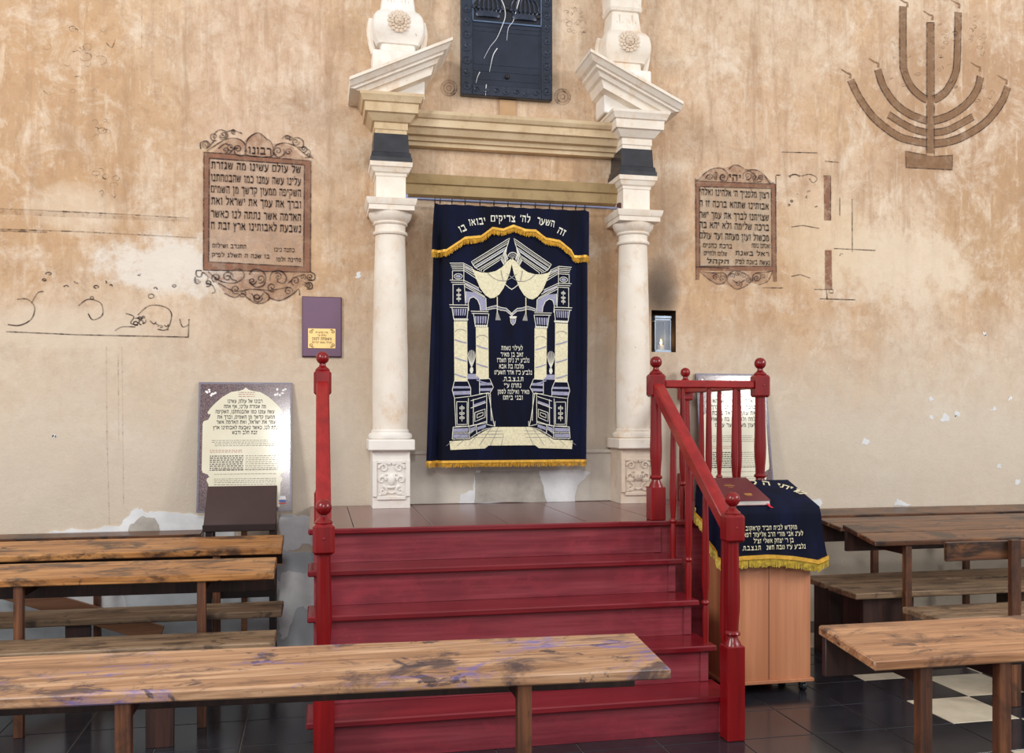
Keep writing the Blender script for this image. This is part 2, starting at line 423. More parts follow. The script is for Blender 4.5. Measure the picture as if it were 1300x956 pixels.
# square Hebrew letters drawn as broad-pen strokes, baseline 0, height 1: (advance width, strokes)
GL = {
 'א': (.82, [[(.08, .97), (.3, .68), (.76, .05)], [(.46, .48), (.68, .72), (.6, .98)], [(.3, .66), (.1, .38), (.16, .02)]]),
 'ב': (.8, [[(.06, .9), (.6, .9)], [(.58, .98), (.58, .1)], [(.02, .1), (.76, .1)]]),
 'ג': (.55, [[(.08, .9), (.4, .9)], [(.36, .98), (.36, .4), (.44, .02)], [(.36, .32), (.08, .02)]]),
 'ד': (.74, [[(.02, .9), (.72, .9)], [(.56, .98), (.56, 0)]]),
 'ה': (.76, [[(.04, .9), (.7, .9)], [(.63, .98), (.63, 0)], [(.15, .62), (.12, 0)]]),
 'ו': (.4, [[(.05, .9), (.3, .9)], [(.25, .98), (.25, 0)]]),
 'ז': (.48, [[(.02, .9), (.44, .9)], [(.24, .9), (.22, 0)]]),
 'ח': (.78, [[(.04, .9), (.72, .9)], [(.64, .98), (.64, 0)], [(.14, .9), (.14, 0)]]),
 'ט': (.8, [[(.04, .9), (.16, .86), (.12, .1), (.64, .1), (.7, .7), (.58, .93), (.42, .84)]]),
 'י': (.38, [[(.05, .9), (.28, .9)], [(.24, .98), (.22, .5)]]),
 'כ': (.72, [[(.06, .9), (.5, .9), (.62, .74), (.62, .26), (.5, .1), (.04, .1)]]),
 'ך': (.68, [[(.02, .9), (.62, .9)], [(.55, .98), (.55, -.32)]]),
 'ל': (.68, [[(.1, 1.36), (.1, .9), (.62, .9)], [(.58, .95), (.54, .5), (.22, .02)]]),
 'ם': (.76, [[(.04, .9), (.68, .9), (.66, .1), (.1, .1), (.12, .9)]]),
 'מ': (.8, [[(.04, .96), (.22, .72), (.1, 0)], [(.2, .74), (.44, .95), (.66, .74), (.68, .1), (.38, .1)]]),
 'ן': (.4, [[(.05, .9), (.3, .9)], [(.25, .98), (.25, -.32)]]),
 'נ': (.54, [[(.12, .9), (.44, .9)], [(.4, .98), (.4, .1)], [(.02, .1), (.46, .1)]]),
 'ס': (.78, [[(.04, .9), (.6, .9), (.7, .6), (.6, .25), (.4, .08), (.2, .25), (.12, .6), (.16, .88)]]),
 'ע': (.76, [[(.08, .96), (.2, .7), (.42, .14)], [(.66, .97), (.62, .5), (.42, .14), (.02, -.04)]]),
 'פ': (.76, [[(.3, .52), (.12, .52), (.1, .9), (.5, .9), (.64, .74), (.64, .22), (.5, .1), (.04, .1)]]),
 'ף': (.74, [[(.3, .52), (.12, .52), (.1, .9), (.5, .9), (.6, .74), (.6, -.32)]]),
 'צ': (.76, [[(.08, .96), (.62, .12)], [(.7, .1), (.04, .1)], [(.64, .97), (.6, .7), (.36, .5)]]),
 'ץ': (.7, [[(.06, .96), (.3, .62), (.3, -.32)], [(.58, .97), (.54, .72), (.32, .56)]]),
 'ק': (.76, [[(.04, .9), (.62, .9), (.64, .5), (.4, .14)], [(.15, .6), (.15, -.32)]]),
 'ר': (.68, [[(.02, .9), (.48, .9), (.58, .76), (.58, 0)]]),
 'ש': (.94, [[(.08, .96), (.2, .1), (.62, .1), (.84, .96)], [(.47, .96), (.44, .62), (.2, .3)]]),
 'ת': (.82, [[(.06, .9), (.7, .9)], [(.66, .98), (.66, 0)], [(.18, .9), (.22, .16), (.02, .08)]]),
 '׳': (.2, [[(.12, 1.05), (.05, .7)]]), '״': (.36, [[(.12, 1.05), (.05, .7)], [(.3, 1.05), (.23, .7)]]),
 '.': (.24, [[(.04, .08), (.2, .08)]]), ',': (.26, [[(.18, .14), (.06, -.18)]]), ' ': (.42, [])}
TCACHE = {}
def text_mesh(body, weight=.0):
    if body in TCACHE: return TCACHE[body]
    V, P, x = [], [], 0.0
    for ch in body:
        wd, strokes_ = GL[ch]
        for st in strokes_:
            base = len(V); n = len(st)
            for k, (px_, pz_) in enumerate(st):
                a, b = st[max(0, k-1)], st[min(n-1, k+1)]
                dx, dz = b[0]-a[0], b[1]-a[1]; l = math.hypot(dx, dz) or 1
                w_ = (.125+.105*abs(dx)/l)/2
                V += [(x+px_-dz/l*w_, pz_+dx/l*w_), (x+px_+dz/l*w_, pz_-dx/l*w_)]
                if k: P.append((base+2*k-2, base+2*k-1, base+2*k+1, base+2*k))
        x += wd+.1
    x0 = min(v[0] for v in V); x1 = max(v[0] for v in V)
    V = [(v[0]-(x0+x1)/2, v[1]) for v in V]
    TCACHE[body] = (V, P, x1-x0); return TCACHE[body]
def heb(s): return s[::-1]
def write(mb, body, place, width, height, weight=.0, h0=1.0):
    # place(u,v)-> 3D point; u along the line in metres from its middle, v up from the baseline
    V, P, wd = text_mesh(body, weight)
    sx = width/wd; sz = height/h0
    for d in (0,):
        vs = [mb.bm.verts.new(place(x*sx, y*sz)) for x, y in V]
        for p in P:
            try: mb.bm.faces.new([vs[i] for i in p])
            except ValueError: pass
def write_px(mb, body, xc, yc, wpx, hpx, Y, ys=None, off=.003, weight=.0, rot=0.0):
    # a line of lettering whose middle sits at photo pixel (xc,yc) on the vertical plane Y
    c = atY(xc, yc, Y); a = atY(xc-wpx/2, yc, Y); b = atY(xc+wpx/2, yc, Y)
    width = b.x-a.x; height = (atY(xc, yc-hpx/2, Y).z-atY(xc, yc+hpx/2, Y).z)
    ca, sa = math.cos(rot), math.sin(rot)
    def place(u, v):
        v -= height/2
        X, Z = c.x+u*ca-v*sa, c.z+u*sa+v*ca
        return (X, (ys(X, Z) if ys else Y)-off, Z)
    write(mb, body, place, width, height, weight)
def pxw(pts, Y=0.0): return [(lambda q: (q.x, q.z))(atY(x, y, Y)) for x, y in pts]
def spiral(cx, cy, r, turns, a0, dirn=1, n=26, r1=.12):
    return [(cx+(r*(1-(1-r1)*t/n))*math.cos(a0+dirn*2*PI*turns*t/n), cy+(r*(1-(1-r1)*t/n))*math.sin(a0+dirn*2*PI*turns*t/n)) for t in range(n+1)]
def arc(cx, cy, rx, ry, a0, a1, n=16):
    return [(cx+rx*math.cos(a0+(a1-a0)*i/n), cy+ry*math.sin(a0+(a1-a0)*i/n)) for i in range(n+1)]
def smooth_path(pts, n=6):
    out = []
    P = [pts[0]]+list(pts)+[pts[-1]]
    for i in range(1, len(P)-2):
        p0, p1, p2, p3 = P[i-1:i+3]
        for k in range(n):
            t = k/n
            out.append(tuple(.5*(2*p1[j]+(p2[j]-p0[j])*t+(2*p0[j]-5*p1[j]+4*p2[j]-p3[j])*t*t+(3*p1[j]-p0[j]-3*p2[j]+p3[j])*t**3) for j in (0, 1)))
    out.append(tuple(pts[-1])); return out
def ragged(pts, amp, n=5):
    out = []
    for a, b in zip(pts, pts[1:]+pts[:1]):
        for i in range(n):
            t = i/n; out.append((a[0]+(b[0]-a[0])*t+random.uniform(-amp, amp), a[1]+(b[1]-a[1])*t+random.uniform(-amp, amp)))
    return out

# ================================================================== SETTING
NX0, NX1 = atY(827, 420).x, atY(858, 420).x
NZ0, NZ1 = atY(842, 447).z, atY(842, 394).z
WX0, WX1, WZ = -5.0, 9.0, 5.6
mb = MB()
xs = [WX0, NX0, NX1, WX1]; zs = [-.1, NZ0, NZ1, WZ]
for i in range(3):
    for j in range(3):
        if i == 1 and j == 1: continue
        mb.face([(xs[i], 0, zs[j]), (xs[i+1], 0, zs[j]), (xs[i+1], 0, zs[j+1]), (xs[i], 0, zs[j+1])])
bmesh.ops.remove_doubles(mb.bm, verts=mb.bm.verts, dist=1e-5)
B = .35
mb.face([(WX0, B, -.1), (WX0, B, WZ), (WX1, B, WZ), (WX1, B, -.1)])
for a, b in (((WX0, -.1), (WX0, WZ)), ((WX0, WZ), (WX1, WZ)), ((WX1, WZ), (WX1, -.1)), ((WX1, -.1), (WX0, -.1))):
    mb.face([(a[0], 0, a[1]), (b[0], 0, b[1]), (b[0], B, b[1]), (a[0], B, a[1])])
wall = struct(mb.build('wall_back', 'wall', smooth='flat'))
wall['label'] = 'old stained ochre plaster wall with faded paintings'
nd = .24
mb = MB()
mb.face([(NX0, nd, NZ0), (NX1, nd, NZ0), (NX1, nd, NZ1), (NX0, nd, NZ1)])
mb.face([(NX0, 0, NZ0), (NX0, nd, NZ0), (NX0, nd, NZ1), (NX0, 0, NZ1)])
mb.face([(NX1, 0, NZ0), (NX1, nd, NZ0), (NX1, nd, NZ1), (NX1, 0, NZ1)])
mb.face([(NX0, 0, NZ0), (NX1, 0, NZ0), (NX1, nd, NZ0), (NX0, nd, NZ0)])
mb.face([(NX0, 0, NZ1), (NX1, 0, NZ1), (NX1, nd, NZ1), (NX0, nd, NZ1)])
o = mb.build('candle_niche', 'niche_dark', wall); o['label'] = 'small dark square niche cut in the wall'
flat = lambda x, z: 0.0
def patch(pts, mat, off, amp=.012, name='plaster_patch', n=5, Y=0.0):
    p = ragged(pxw(pts, Y), amp, n)
    mb = MB(); mb.prism_y(p, Y-off, Y+.01); return mb.build(name, mat, wall, angle=20)
# losses showing white and grey undercoat low on the wall
patch([(30, 700), (60, 676), (110, 671), (150, 668), (172, 645), (185, 650), (215, 650), (258, 656), (300, 662), (300, 735), (30, 735)], 'white_plaster', .005)
patch([(163, 668), (180, 655), (198, 656), (204, 672), (190, 690), (165, 690)], 'grey_plaster', .007, .008)
patch([(355, 655), (385, 653), (408, 664), (408, 700), (390, 690), (362, 702), (355, 690)], 'white_plaster', .004)
patch([(356, 700), (404, 703), (404, 722), (385, 728), (362, 724)], 'ledge_grey', .006, .008)
patch([(355, 728), (380, 720), (402, 735), (402, 780), (380, 770), (360, 815), (355, 800)], 'white_plaster', .005)
patch([(1028, 646), (1030, 634), (1041, 633), (1044, 640), (1038, 646)], 'white_plaster', .003, .006)
patch([(1135, 642), (1139, 633), (1150, 638), (1157, 642)], 'white_plaster', .003, .006)
for px, py, s in ((1182, 507, 3), (1200, 531, 6), (1215, 526, 4), (1262, 520, 4), (1282, 506, 3), (1099, 561, 5), (1268, 592, 3), (1182, 530, 3), (1250, 425, 3), (1292, 612, 4), (68, 555, 3), (455, 350, 4)):
    patch([(px-s, py+s*.6), (px-s*.4, py-s), (px+s*.7, py-s*.7), (px+s, py+s*.5)], 'white_plaster', .0015, .009, n=4)
# grey dado render left, behind the pews
mb = MB(); q0 = atY(-60, 735).x
mb.box(q0, atY(404, 740).x, -.0015, 0, 0, .52, 0); mb.build('dado_render', 'ledge_grey', wall)
patch([(60, 745), (110, 728), (150, 740), (160, 770), (90, 790)], 'white_plaster', .009, .01)
patch([(325, 738), (345, 730), (360, 742), (352, 756), (330, 756)], 'white_plaster', .009, .01)

# floor: slab plus chequered tiles
mb = MB(); mb.box(WX0, WX1, -9, B, -.12, -.004); floor = struct(mb.build('floor', 'grout')); floor['label'] = 'floor of dark and cream square tiles'
T = .37; TX, TY = 2.99, -1.078
tile_mesh = {}
for mname in ('tile_dark', 'tile_cream'):
    m2 = MB(); m2.box(.003, T-.003, .003, T-.003, -.012, 0, .0015)
    ob = m2.build('tile', mname, floor); tile_mesh[mname] = ob.data; bpy.data.objects.remove(ob)
for i in range(-14, 9):
    for j in range(-5, 3):
        x, y = TX+i*T, TY+j*T
        if y+T > .02: continue
        if x > .05 and x+T < 1.8 and y > -1.9: continue
        if x+T > 1.8 and x+T < 2.5 and y > -1.1: continue
        o = bpy.data.objects.new('tile', tile_mesh['tile_cream' if i >= 0 and (i+j) % 2 == 1 else 'tile_dark']); COL.objects.link(o)
        o.parent = floor; o.location = (x, y, 0)

# ================================================================== STONE PORTAL
XL_C, XR_C, PM = .452, 2.085, 1.2685
CY = -.143
PZ = .896
portal = thing('ark_portal', 'carved cream stone ark surround with two columns and broken pediment', 'portal', (PM, 0, PZ))
def carve_cartouche(cx, z0, y, mask):
    m2 = MB()
    k = .055
    for sx in (-1, 1):
        for (dx, dz, r, a0, d, tn) in ((.05, .075, .03, 0, 1, 1.3), (.06, .0, .026, PI, -1, 1.2), (.052, -.07, .03, PI/2, 1, 1.2), (.03, .03, .02, 0, -1, 1.1)):
            sp = spiral(0, 0, r, tn, a0, d, 14)
            m2.tube([(cx+sx*(dx+p[0]), y-.004, z0+dz+p[1]) for p in sp], [.0085*(1-.5*i/14) for i in range(15)], 6)
        m2.tube([(cx+sx*t[0], y-.004, z0+t[1]) for t in smooth_path([(.005, .1), (.04, .105), (.075, .085)], 4)], .008, 6)
        m2.tube([(cx+sx*t[0], y-.003, z0+t[1]) for t in smooth_path([(0, -.085), (.035, -.075), (.075, -.095)], 4)], .007, 6)
    if mask:
        m2.ball((cx, y-.006, z0+.005), .03, 14, (1, .8, 1.15)); m2.ball((cx, y-.03, z0), .007, 8, (1, 1, 1.5))
        for sx in (-1, 1):
            m2.ball((cx+sx*.011, y-.028, z0+.012), .005, 8); m2.ball((cx+sx*.05, y-.002, z0-.02), .022, 10, (1.4, .5, .8))
    else:
        m2.ball((cx, y-.004, z0), .032, 14, (.8, .6, 1.2)); m2.ball((cx, y-.004, z0-.045), .02, 10, (1.5, .6, .6))
    return m2
for idx, cx in enumerate((XL_C, XR_C)):
    st = 'white_stone' if idx == 0 else 'carved_stone'
    y = -.24
    ped = MB(); hw = .118
    ped.loft(cx, [(PZ+.001, hw, y), (1.20, hw, y), (1.205, hw, y-.002), (1.222, hw-.002, y), (1.262, hw, y)])
    # raised frame around the sunk panel
    for (a, b, c, d) in ((-hw, -.09, .97, 1.2), (.09, hw, .97, 1.2), (-.09, .09, 1.18, 1.2), (-.09, .09, .95, .972)):
        ped.box(cx+a, cx+b, y-.012, y, c, d, .003)
    pd = ped.build('pedestal', st, portal, angle=30)
    carve_cartouche(cx, 1.075, y, idx == 1).build('carving', st, pd)
    m2 = MB(); m2.box(cx-.145, cx+.145, -.288, -.0015, 1.262, 1.33, .006)
    m2.lathe(cx, CY, [(.128, 1.33), (.138, 1.338), (.141, 1.35), (.137, 1.363), (.127, 1.37), (.118, 1.374), (.12, 1.386), (.113, 1.392)], 32)
    m2.build('column_base', 'cream_stone' if idx else 'white_stone', portal)
    m2 = MB(); prof = []
    for i in range(25):
        t = i/24; z = 1.388+t*(2.63-1.388)
        r = .111 - .016*max(0, (t-.33)/.67)**1.6 + .003*math.sin(PI*min(1, t/.5))
        prof.append((r, z))
    m2.lathe(cx, CY, prof, 36); m2.build('column_shaft', 'cream_stone', portal)
    m2 = MB()
    m2.lathe(cx, CY, [(.094, 2.625), (.108, 2.63), (.112, 2.64), (.108, 2.65), (.097, 2.655), (.097, 2.69), (.108, 2.695), (.112, 2.702), (.106, 2.71), (.118, 2.72), (.132, 2.74), (.138, 2.762), (.138, 2.77)], 36)
    m2.loft(cx, [(2.77, .142, -.284), (2.80, .142, -.284), (2.803, .147, -.29), (2.822, .155, -.298), (2.842, .158, -.302)])
    m2.build('capital', 'cream_stone', portal, angle=25)
    m2 = MB(); m2.loft(cx, [(2.842, .093, -.215), (3.005, .093, -.215)]); m2.build('impost_block', 'cream_stone', portal)
    m2 = MB(); m2.loft(cx, [(2.995, .097, -.22), (3.012, .1, -.223), (3.02, .112, -.235), (3.045, .124, -.247), (3.05, .131, -.255), (3.078, .134, -.258)])
    m2.build('impost_moulding', 'cream_stone', portal, angle=20)
    m2 = MB(); m2.loft(cx, [(3.078, .131, -.25), (3.108, .131, -.25), (3.11, .126, -.245), (3.14, .122, -.24), (3.145, .113, -.232), (3.262, .107, -.225)])
    m2.build('black_frieze_block', 'black_marble', portal, angle=20)
    m2 = MB(); m2.loft(cx, [(3.262, .1, -.22), (3.285, .1, -.22), (3.29, .105, -.226), (3.33, .105, -.226), (3.335, .118, -.24), (3.375, .15, -.275), (3.38, .165, -.29), (3.435, .168, -.293), (3.44, .18, -.305), (3.47, .192, -.318), (3.475, .198, -.322), (3.492, .2, -.325)])
    m2.build('cornice_block', 'ochre_stone' if idx == 0 else 'cream_stone', portal, angle=20)
    # raking half of the broken pediment
    sg = 1 if idx == 0 else -1
    th = math.radians(25); X0, Z0, ZB = -.265, 3.545, 3.492
    levels = [(0, .70, -.385), (-.02, .70, -.385), (-.024, .69, -.372), (-.052, .665, -.35), (-.056, .64, -.335), (-.072, .635, -.335), (-.078, .615, -.31), (-.105, .595, -.30), (-.11, .575, -.28), (-.16, .555, -.275), (-.165, .515, -.16), (-.26, .475, -.16)]
    rg = []
    for n, se, yf in levels:
        s0 = max(0, (ZB-Z0-n*math.cos(th))/math.sin(th)); s0 = min(s0, se-.01)
        def W(s, n=n): return (cx+sg*(X0+s*math.cos(th)-n*math.sin(th)*.15), Z0+s*math.sin(th)+n*math.cos(th))
        (xa, za), (xb, zb) = W(s0), W(se)
        rg.append([(xa, yf, za), (xb, yf, zb), (xb, -.0015, zb), (xa, -.0015, za)])
    m2 = MB(); m2.rings(rg); m2.build('raking_cornice', 'cream_stone', portal, angle=15)
    vx = .502 if idx == 0 else 2.03
    m2 = MB(); m2.box(vx-.165, vx+.165, -.2, -.0015, 3.5, 3.80, .006); m2.build('urn_plinth', 'white_stone', portal)
    def rr(z, h, yf):
        c = .25*h; k = []
        for (ax, ay, a0) in ((1, 0, -PI/2), (1, 1, 0)):
            pass
        return [(vx-h, -.0015, z), (vx-h, yf+c, z), (vx-h+c*.3, yf+c*.3, z), (vx-h+c, yf, z), (vx+h-c, yf, z), (vx+h-c*.3, yf+c*.3, z), (vx+h, yf+c, z), (vx+h, -.0015, z)]
    urn = MB(); urn.rings([rr(*q) for q in ((3.80, .115, -.17), (3.852, .112, -.165), (3.855, .135, -.18), (3.87, .14, -.185), (3.895, .158, -.205), (3.93, .168, -.225), (3.97, .168, -.232), (4.02, .158, -.222), (4.05, .14, -.2), (4.065, .12, -.18), (4.08, .112, -.172), (4.2, .098, -.155), (4.205, .112, -.17), (4.225, .12, -.178), (4.24, .115, -.17), (4.5, .13, -.16))])
    u = urn.build('urn', 'white_stone' if idx == 0 else 'cream_stone', portal, angle=25)
    m2 = MB(); zc = 3.975; yy = -.232
    for k in range(14):
        a = 2*PI*k/14; m2.ball((vx+.06*math.cos(a), yy, zc+.06*math.sin(a)), .015, 8, (1, .6, 1))
        m2.ball((vx+.042*math.cos(a+.2), yy-.006, zc+.042*math.sin(a+.2)), .012, 8, (1, .7, 1))
    m2.ball((vx, yy-.005, zc), .032, 12, (1, .7, 1.1)); m2.ball((vx, yy-.03, zc-.008), .009, 8, (1.3, 1, 1))
    for sx in (-1, 1): m2.ball((vx+sx*.013, yy-.026, zc+.012), .006, 8); m2.ball((vx+sx*.014, yy-.022, zc-.018), .009, 8)
    m2.build('lion_rosette', 'carved_stone', u)
    m2 = MB()
    for dx in (-.045, .045):
        m2.tube([(vx+dx, -.163, 4.1), (vx+dx, -.157, 4.18)], .006, 6)
        m2.tube([(vx+dx+q[0], -.162, 4.12+q[1]) for q in arc(0, .012, .022, .022, PI, 2*PI, 8)], .005, 6)
    m2.build('urn_carving', 'carved_stone', u)['kind'] = 'stuff'
    # scrolled bracket on the outer side of the urn
    for sx in (-1, 1):
        m2 = MB(); m2.tube([(vx+sx*q[0], -.09, q[1]) for q in smooth_path([(.15, 3.81), (.165, 3.86), (.178, 3.95), (.165, 4.03)], 4)], .02, 8); m2.build('urn_scroll', 'cream_stone', u)
# horizontal cornice and door beam
def moulding(prof, x0, x1, name, mat):
    m2 = MB(); pts = [(-.0015, prof[0][0])]+[(y, z) for z, y in prof]+[(-.0015, prof[-1][0])]
    m2.rings([[(x0, y, z) for y, z in pts], [(x1, y, z) for y, z in pts]]); return m2.build(name, mat, portal, angle=18)
moulding([(3.245, -.06), (3.27, -.065), (3.272, -.085), (3.295, -.095), (3.30, -.13), (3.335, -.155), (3.34, -.175), (3.385, -.18), (3.39, -.195), (3.41, -.21), (3.43, -.215)], XL_C+.1, XR_C-.1, 'entablature_cornice', 'ochre_stone')
moulding([(2.915, -.05), (2.925, -.075), (2.985, -.09), (2.99, -.105), (3.0, -.11), (3.035, -.125), (3.045, -.13)], XL_C+.09, XR_C-.09, 'lintel_beam', 'beam_stone')
m2 = MB(); m2.box(XL_C+.1, XR_C-.1, -.02, -.0015, PZ+.001, 1.24, .004); m2.box(XL_C+.1, XR_C-.1, -.035, -.0015, 1.225, 1.25, .006); o = m2.build('sill_wall', 'dado_plaster', portal)
def ppatch(pts, mat, off, amp):
    p = [(x, max(z, PZ+.001)) for x, z in ragged(pxw(pts, -.02), amp, 4)]; m2 = MB(); m2.prism_y(p, -.02-off, -.0205); return m2.build('plaster_patch', mat, portal, angle=20)
ppatch([(583, 638), (583, 628), (600, 622), (604, 598), (735, 596), (750, 600), (733, 616), (730, 636)], 'white_plaster', .004, .006)
ppatch([(602, 638), (603, 602), (612, 597), (684, 598), (688, 612), (694, 638)], 'grey_plaster', .007, .006)
m2 = MB(); a, b = atY(634, 150, -.01), atY(655, 128, -.01); m2.box(a.x, b.x, -.014, -.0015, 3.435, 3.602, .003); m2.build('keystone_strip', 'ochre_plaster', portal)

# ------------------------------------------------------------------ black plaque above
px0, px1, pz0, pz1 = .925, 1.545, 3.605, 4.62
pl = thing('stone_plaque', 'dark blue-black carved stone plaque with crowns above the ark cornice', 'plaque', (1.235, 0, pz0))
m2 = MB(); m2.box(px0, px1, -.05, -.0015, pz0, pz1, .004); m2.build('slab', 'plaque_slate', pl)
fb = .075
m2 = MB()
for a in ((px0, px0+fb, pz0, pz1), (px1-fb, px1, pz0, pz1), (px0+fb, px1-fb, pz0, pz0+.07), (px0+fb, px1-fb, pz1-.07, pz1)): m2.box(a[0], a[1], -.058, -.05, a[2], a[3], .003)
fr = m2.build('border', 'plaque_relief', pl)
m2 = MB()
for sx in (px0+fb/2, px1-fb/2):
    for k in range(12):
        z = pz0+.06+k*.085
        m2.tube([(sx+(p[0]), -.059, z+p[1]) for p in spiral(0, 0, .034, 1.5, (k % 2)*PI, 1 if k % 2 else -1, 14)], .0035, 5)
for k in range(7):
    m2.tube([(px0+.1+k*.068+p[0], -.059, pz0+.035+p[1]) for p in spiral(0, 0, .02, 1.2, (k % 2)*PI, 1, 12)], .005, 5)
m2.build('scroll_relief', 'gilt_relief', fr)['kind'] = 'stuff'
zc0 = atY(640, 30, -.05).z
m2 = MB()
for a in ((px0+fb, px0+fb+.006, zc0, pz1-.07), (px1-fb-.006, px1-fb, zc0, pz1-.07), (px0+fb, px1-fb, zc0-.004, zc0+.004)): m2.box(a[0], a[1], -.06, -.05, a[2], a[3])
m2.build('panel_fillet', 'plaque_edge', pl)
m2 = MB()
m2.box(px0+fb+.01, px1-fb-.01, -.053, -.05, zc0+.008, pz1-.08); m2.build('crown_panel', 'plaque_dark', pl)
for cx in (1.105, 1.355):
    m2 = MB()
    zb = zc0+.03
    m2.rings([[(cx+h*math.cos(2*PI*i/20), -.054+.02*math.sin(2*PI*i/20), z) for i in range(20)] for z, h in ((zb, .08), (zb+.015, .09), (zb+.03, .085), (zb+.035, .078))])
    for k in range(7):
        t = -1+2*k/6
        m2.tube([(cx+q[0], -.058, zb+.035+q[1]) for q in smooth_path([(t*.075, 0), (t*.095, .05), (t*.07, .1), (0, .12)], 3)], .006, 5)
        m2.ball((cx+t*.098, -.06, zb+.06), .012, 8)
    m2.build('crown_relief', 'gilt_relief', pl)
for bx, bz in ((1.235, zc0+.1), (1.018, zc0+.1), (1.445, zc0+.06), (1.235, pz0+.135)):
    m2 = MB(); m2.ball((bx, -.06, bz), .016, 12, (1, .8, 1)); m2.build('bolt', 'iron', pl)
m2 = MB(); fy = lambda x, z: -.05
for z in (pz0+.11, pz0+.165, pz0+.21): m2.ribbon([(px0+fb+.01, z), (px1-fb-.01, z)], .004, fy, .003)
for z in (zc0-.03, zc0-.06): m2.ribbon([(px0+fb+.01, z), (px1-fb-.01, z)], .004, fy, .003)
for x in (px0+fb+.012, px1-fb-.012): m2.ribbon([(x, pz0+.08), (x, zc0-.02)], .004, fy, .003)
m2.build('incised_line', 'plaque_relief', pl)
m2 = MB()
for path in ([(636, 0), (640, 10), (641, 22), (637, 34), (630, 50), (622, 60), (614, 75)], [(659, 0), (655, 14), (651, 28), (645, 36), (643, 52)], [(631, 62), (626, 70), (623, 82), (621, 92)], [(609, 92), (606, 98), (604, 106)], [(617, 108), (616, 122)]):
    m2.ribbon(pxw(smooth_path(path, 3), -.05), (.0065, .002), fy, .011, .01)
m2.build('white_vein', 'vein', pl)

# ================================================================== CURTAIN ROD AND CURTAIN
CYY = -.155
rz = 2.875
ra, rb = XL_C+.0945, XR_C-.0945
rod = thing('curtain_rod', 'thin polished metal curtain rod across the ark opening', 'curtain rod', ((ra+rb)/2, -.16, rz))
m2 = MB(); m2.tube([(ra, -.16, rz), (rb, -.16, rz)], .0095, 12); m2.build('rod', 'steel_rod', rod)
m2 = MB(); m2.box(rb-.02, rb, -.178, -.14, rz-.03, rz+.035, .003); m2.build('bracket', 'bracket_maroon', rod)
m2 = MB(); m2.box(ra, ra+.018, -.178, -.14, rz-.02, rz+.025, .003); m2.build('bracket', 'steel_rod', rod)

CXL, CXR = atY(549, 300, CYY).x, atY(745, 300, CYY).x
CXM = (CXL+CXR)/2
CZT, CZB = atY(650, 265, CYY).z, atY(650, 586, CYY).z
def cy(X, Z):
    t = abs(X-CXM)/((CXR-CXL)/2)
    e = max(0.0, min(1.0, (t-.80)/.17)); e = e*e*(3-2*e)
    up = max(0.0, (Z-(CZT-.25))/.25)
    y = CYY-.012 + e*.03*math.sin((X-CXM)*62+.8*math.sin(Z*2.2)) + .0025*math.sin(X*23+Z*3)*(1-e) + .007*up*math.sin((X-CXM)*2*PI/.092)
    return y - .03*(1-max(0, min(1, (Z-CZB)/.6)))*.4
def edgeL(Z): t = (CZT-Z)/(CZT-CZB); return CXL+.012-.055*t
def edgeR(Z): t = (CZT-Z)/(CZT-CZB); return CXR+.004-.008*t
cur = thing('ark_curtain', 'navy velvet ark curtain embroidered with columns and drapes in cream', 'curtain', (CXM, CYY, CZB))
NXc, NZc = 110, 60
m2 = MB(); g = []
for side in (0, 1):
    gg = []
    for j in range(NZc+1):
        Z = CZT+(CZB-CZT)*j/NZc
        gg.append([m2.bm.verts.new((lambda X: (X, cy(X, Z)+side*.006, Z))(edgeL(Z)+(edgeR(Z)-edgeL(Z))*i/NXc)) for i in range(NXc+1)])
    g.append(gg)
    for j in range(NZc):
        for i in range(NXc): m2.bm.faces.new((gg[j][i], gg[j+1][i], gg[j+1][i+1], gg[j][i+1]))
for j in range(NZc):
    for i in (0, NXc): m2.bm.faces.new((g[0][j][i], g[1][j][i], g[1][j+1][i], g[0][j+1][i]))
for i in range(NXc):
    for j in (0, NZc): m2.bm.faces.new((g[0][j][i], g[0][j][i+1], g[1][j][i+1], g[1][j][i]))
m2.build('cloth', 'velvet', cur, angle=60)
# valance over the top with a scalloped lower edge
VB = [(547, 320), (566, 318.5), (589.4, 303), (610, 301), (624, 290.5), (638, 292.5), (651, 287.5), (665, 292.8), (679, 293.8), (692, 304), (709, 307), (724, 319), (727.5, 326), (748, 327)]
VBw = pxw(VB, CYY)
def vz(X):
    for a, b in zip(VBw, VBw[1:]):
        if X <= b[0]: return a[1]+(b[1]-a[1])*max(0, (X-a[0]))/(b[0]-a[0])
    return VBw[-1][1]
def vy(X, Z): return cy(X, Z)-.012
m2 = MB(); g = []
N = 90
for side in (0, 1):
    gg = []
    for j in range(13):
        row = []
        for i in range(N+1):
            X = VBw[0][0]+(VBw[-1][0]-VBw[0][0])*i/N
            zt = CZT+.004; Z = zt+(vz(X)-zt)*j/12
            sh = (edgeL(Z)-.004-VBw[0][0])*(1-i/N)*(1-j/12)
            row.append(m2.bm.verts.new((X+sh, vy(X, Z)+side*.007, Z)))
        gg.append(row)
    g.append(gg)
    for j in range(12):
        for i in range(N): m2.bm.faces.new((gg[j][i], gg[j+1][i], gg[j+1][i+1], gg[j][i+1]))
for j in range(12):
    for i in (0, N): m2.bm.faces.new((g[0][j][i], g[1][j][i], g[1][j+1][i], g[0][j+1][i]))
for i in range(N):
    for j in (0, 12): m2.bm.faces.new((g[0][j][i], g[0][j][i+1], g[1][j][i+1], g[1][j][i]))
val = m2.build('valance', 'velvet', cur, angle=60)
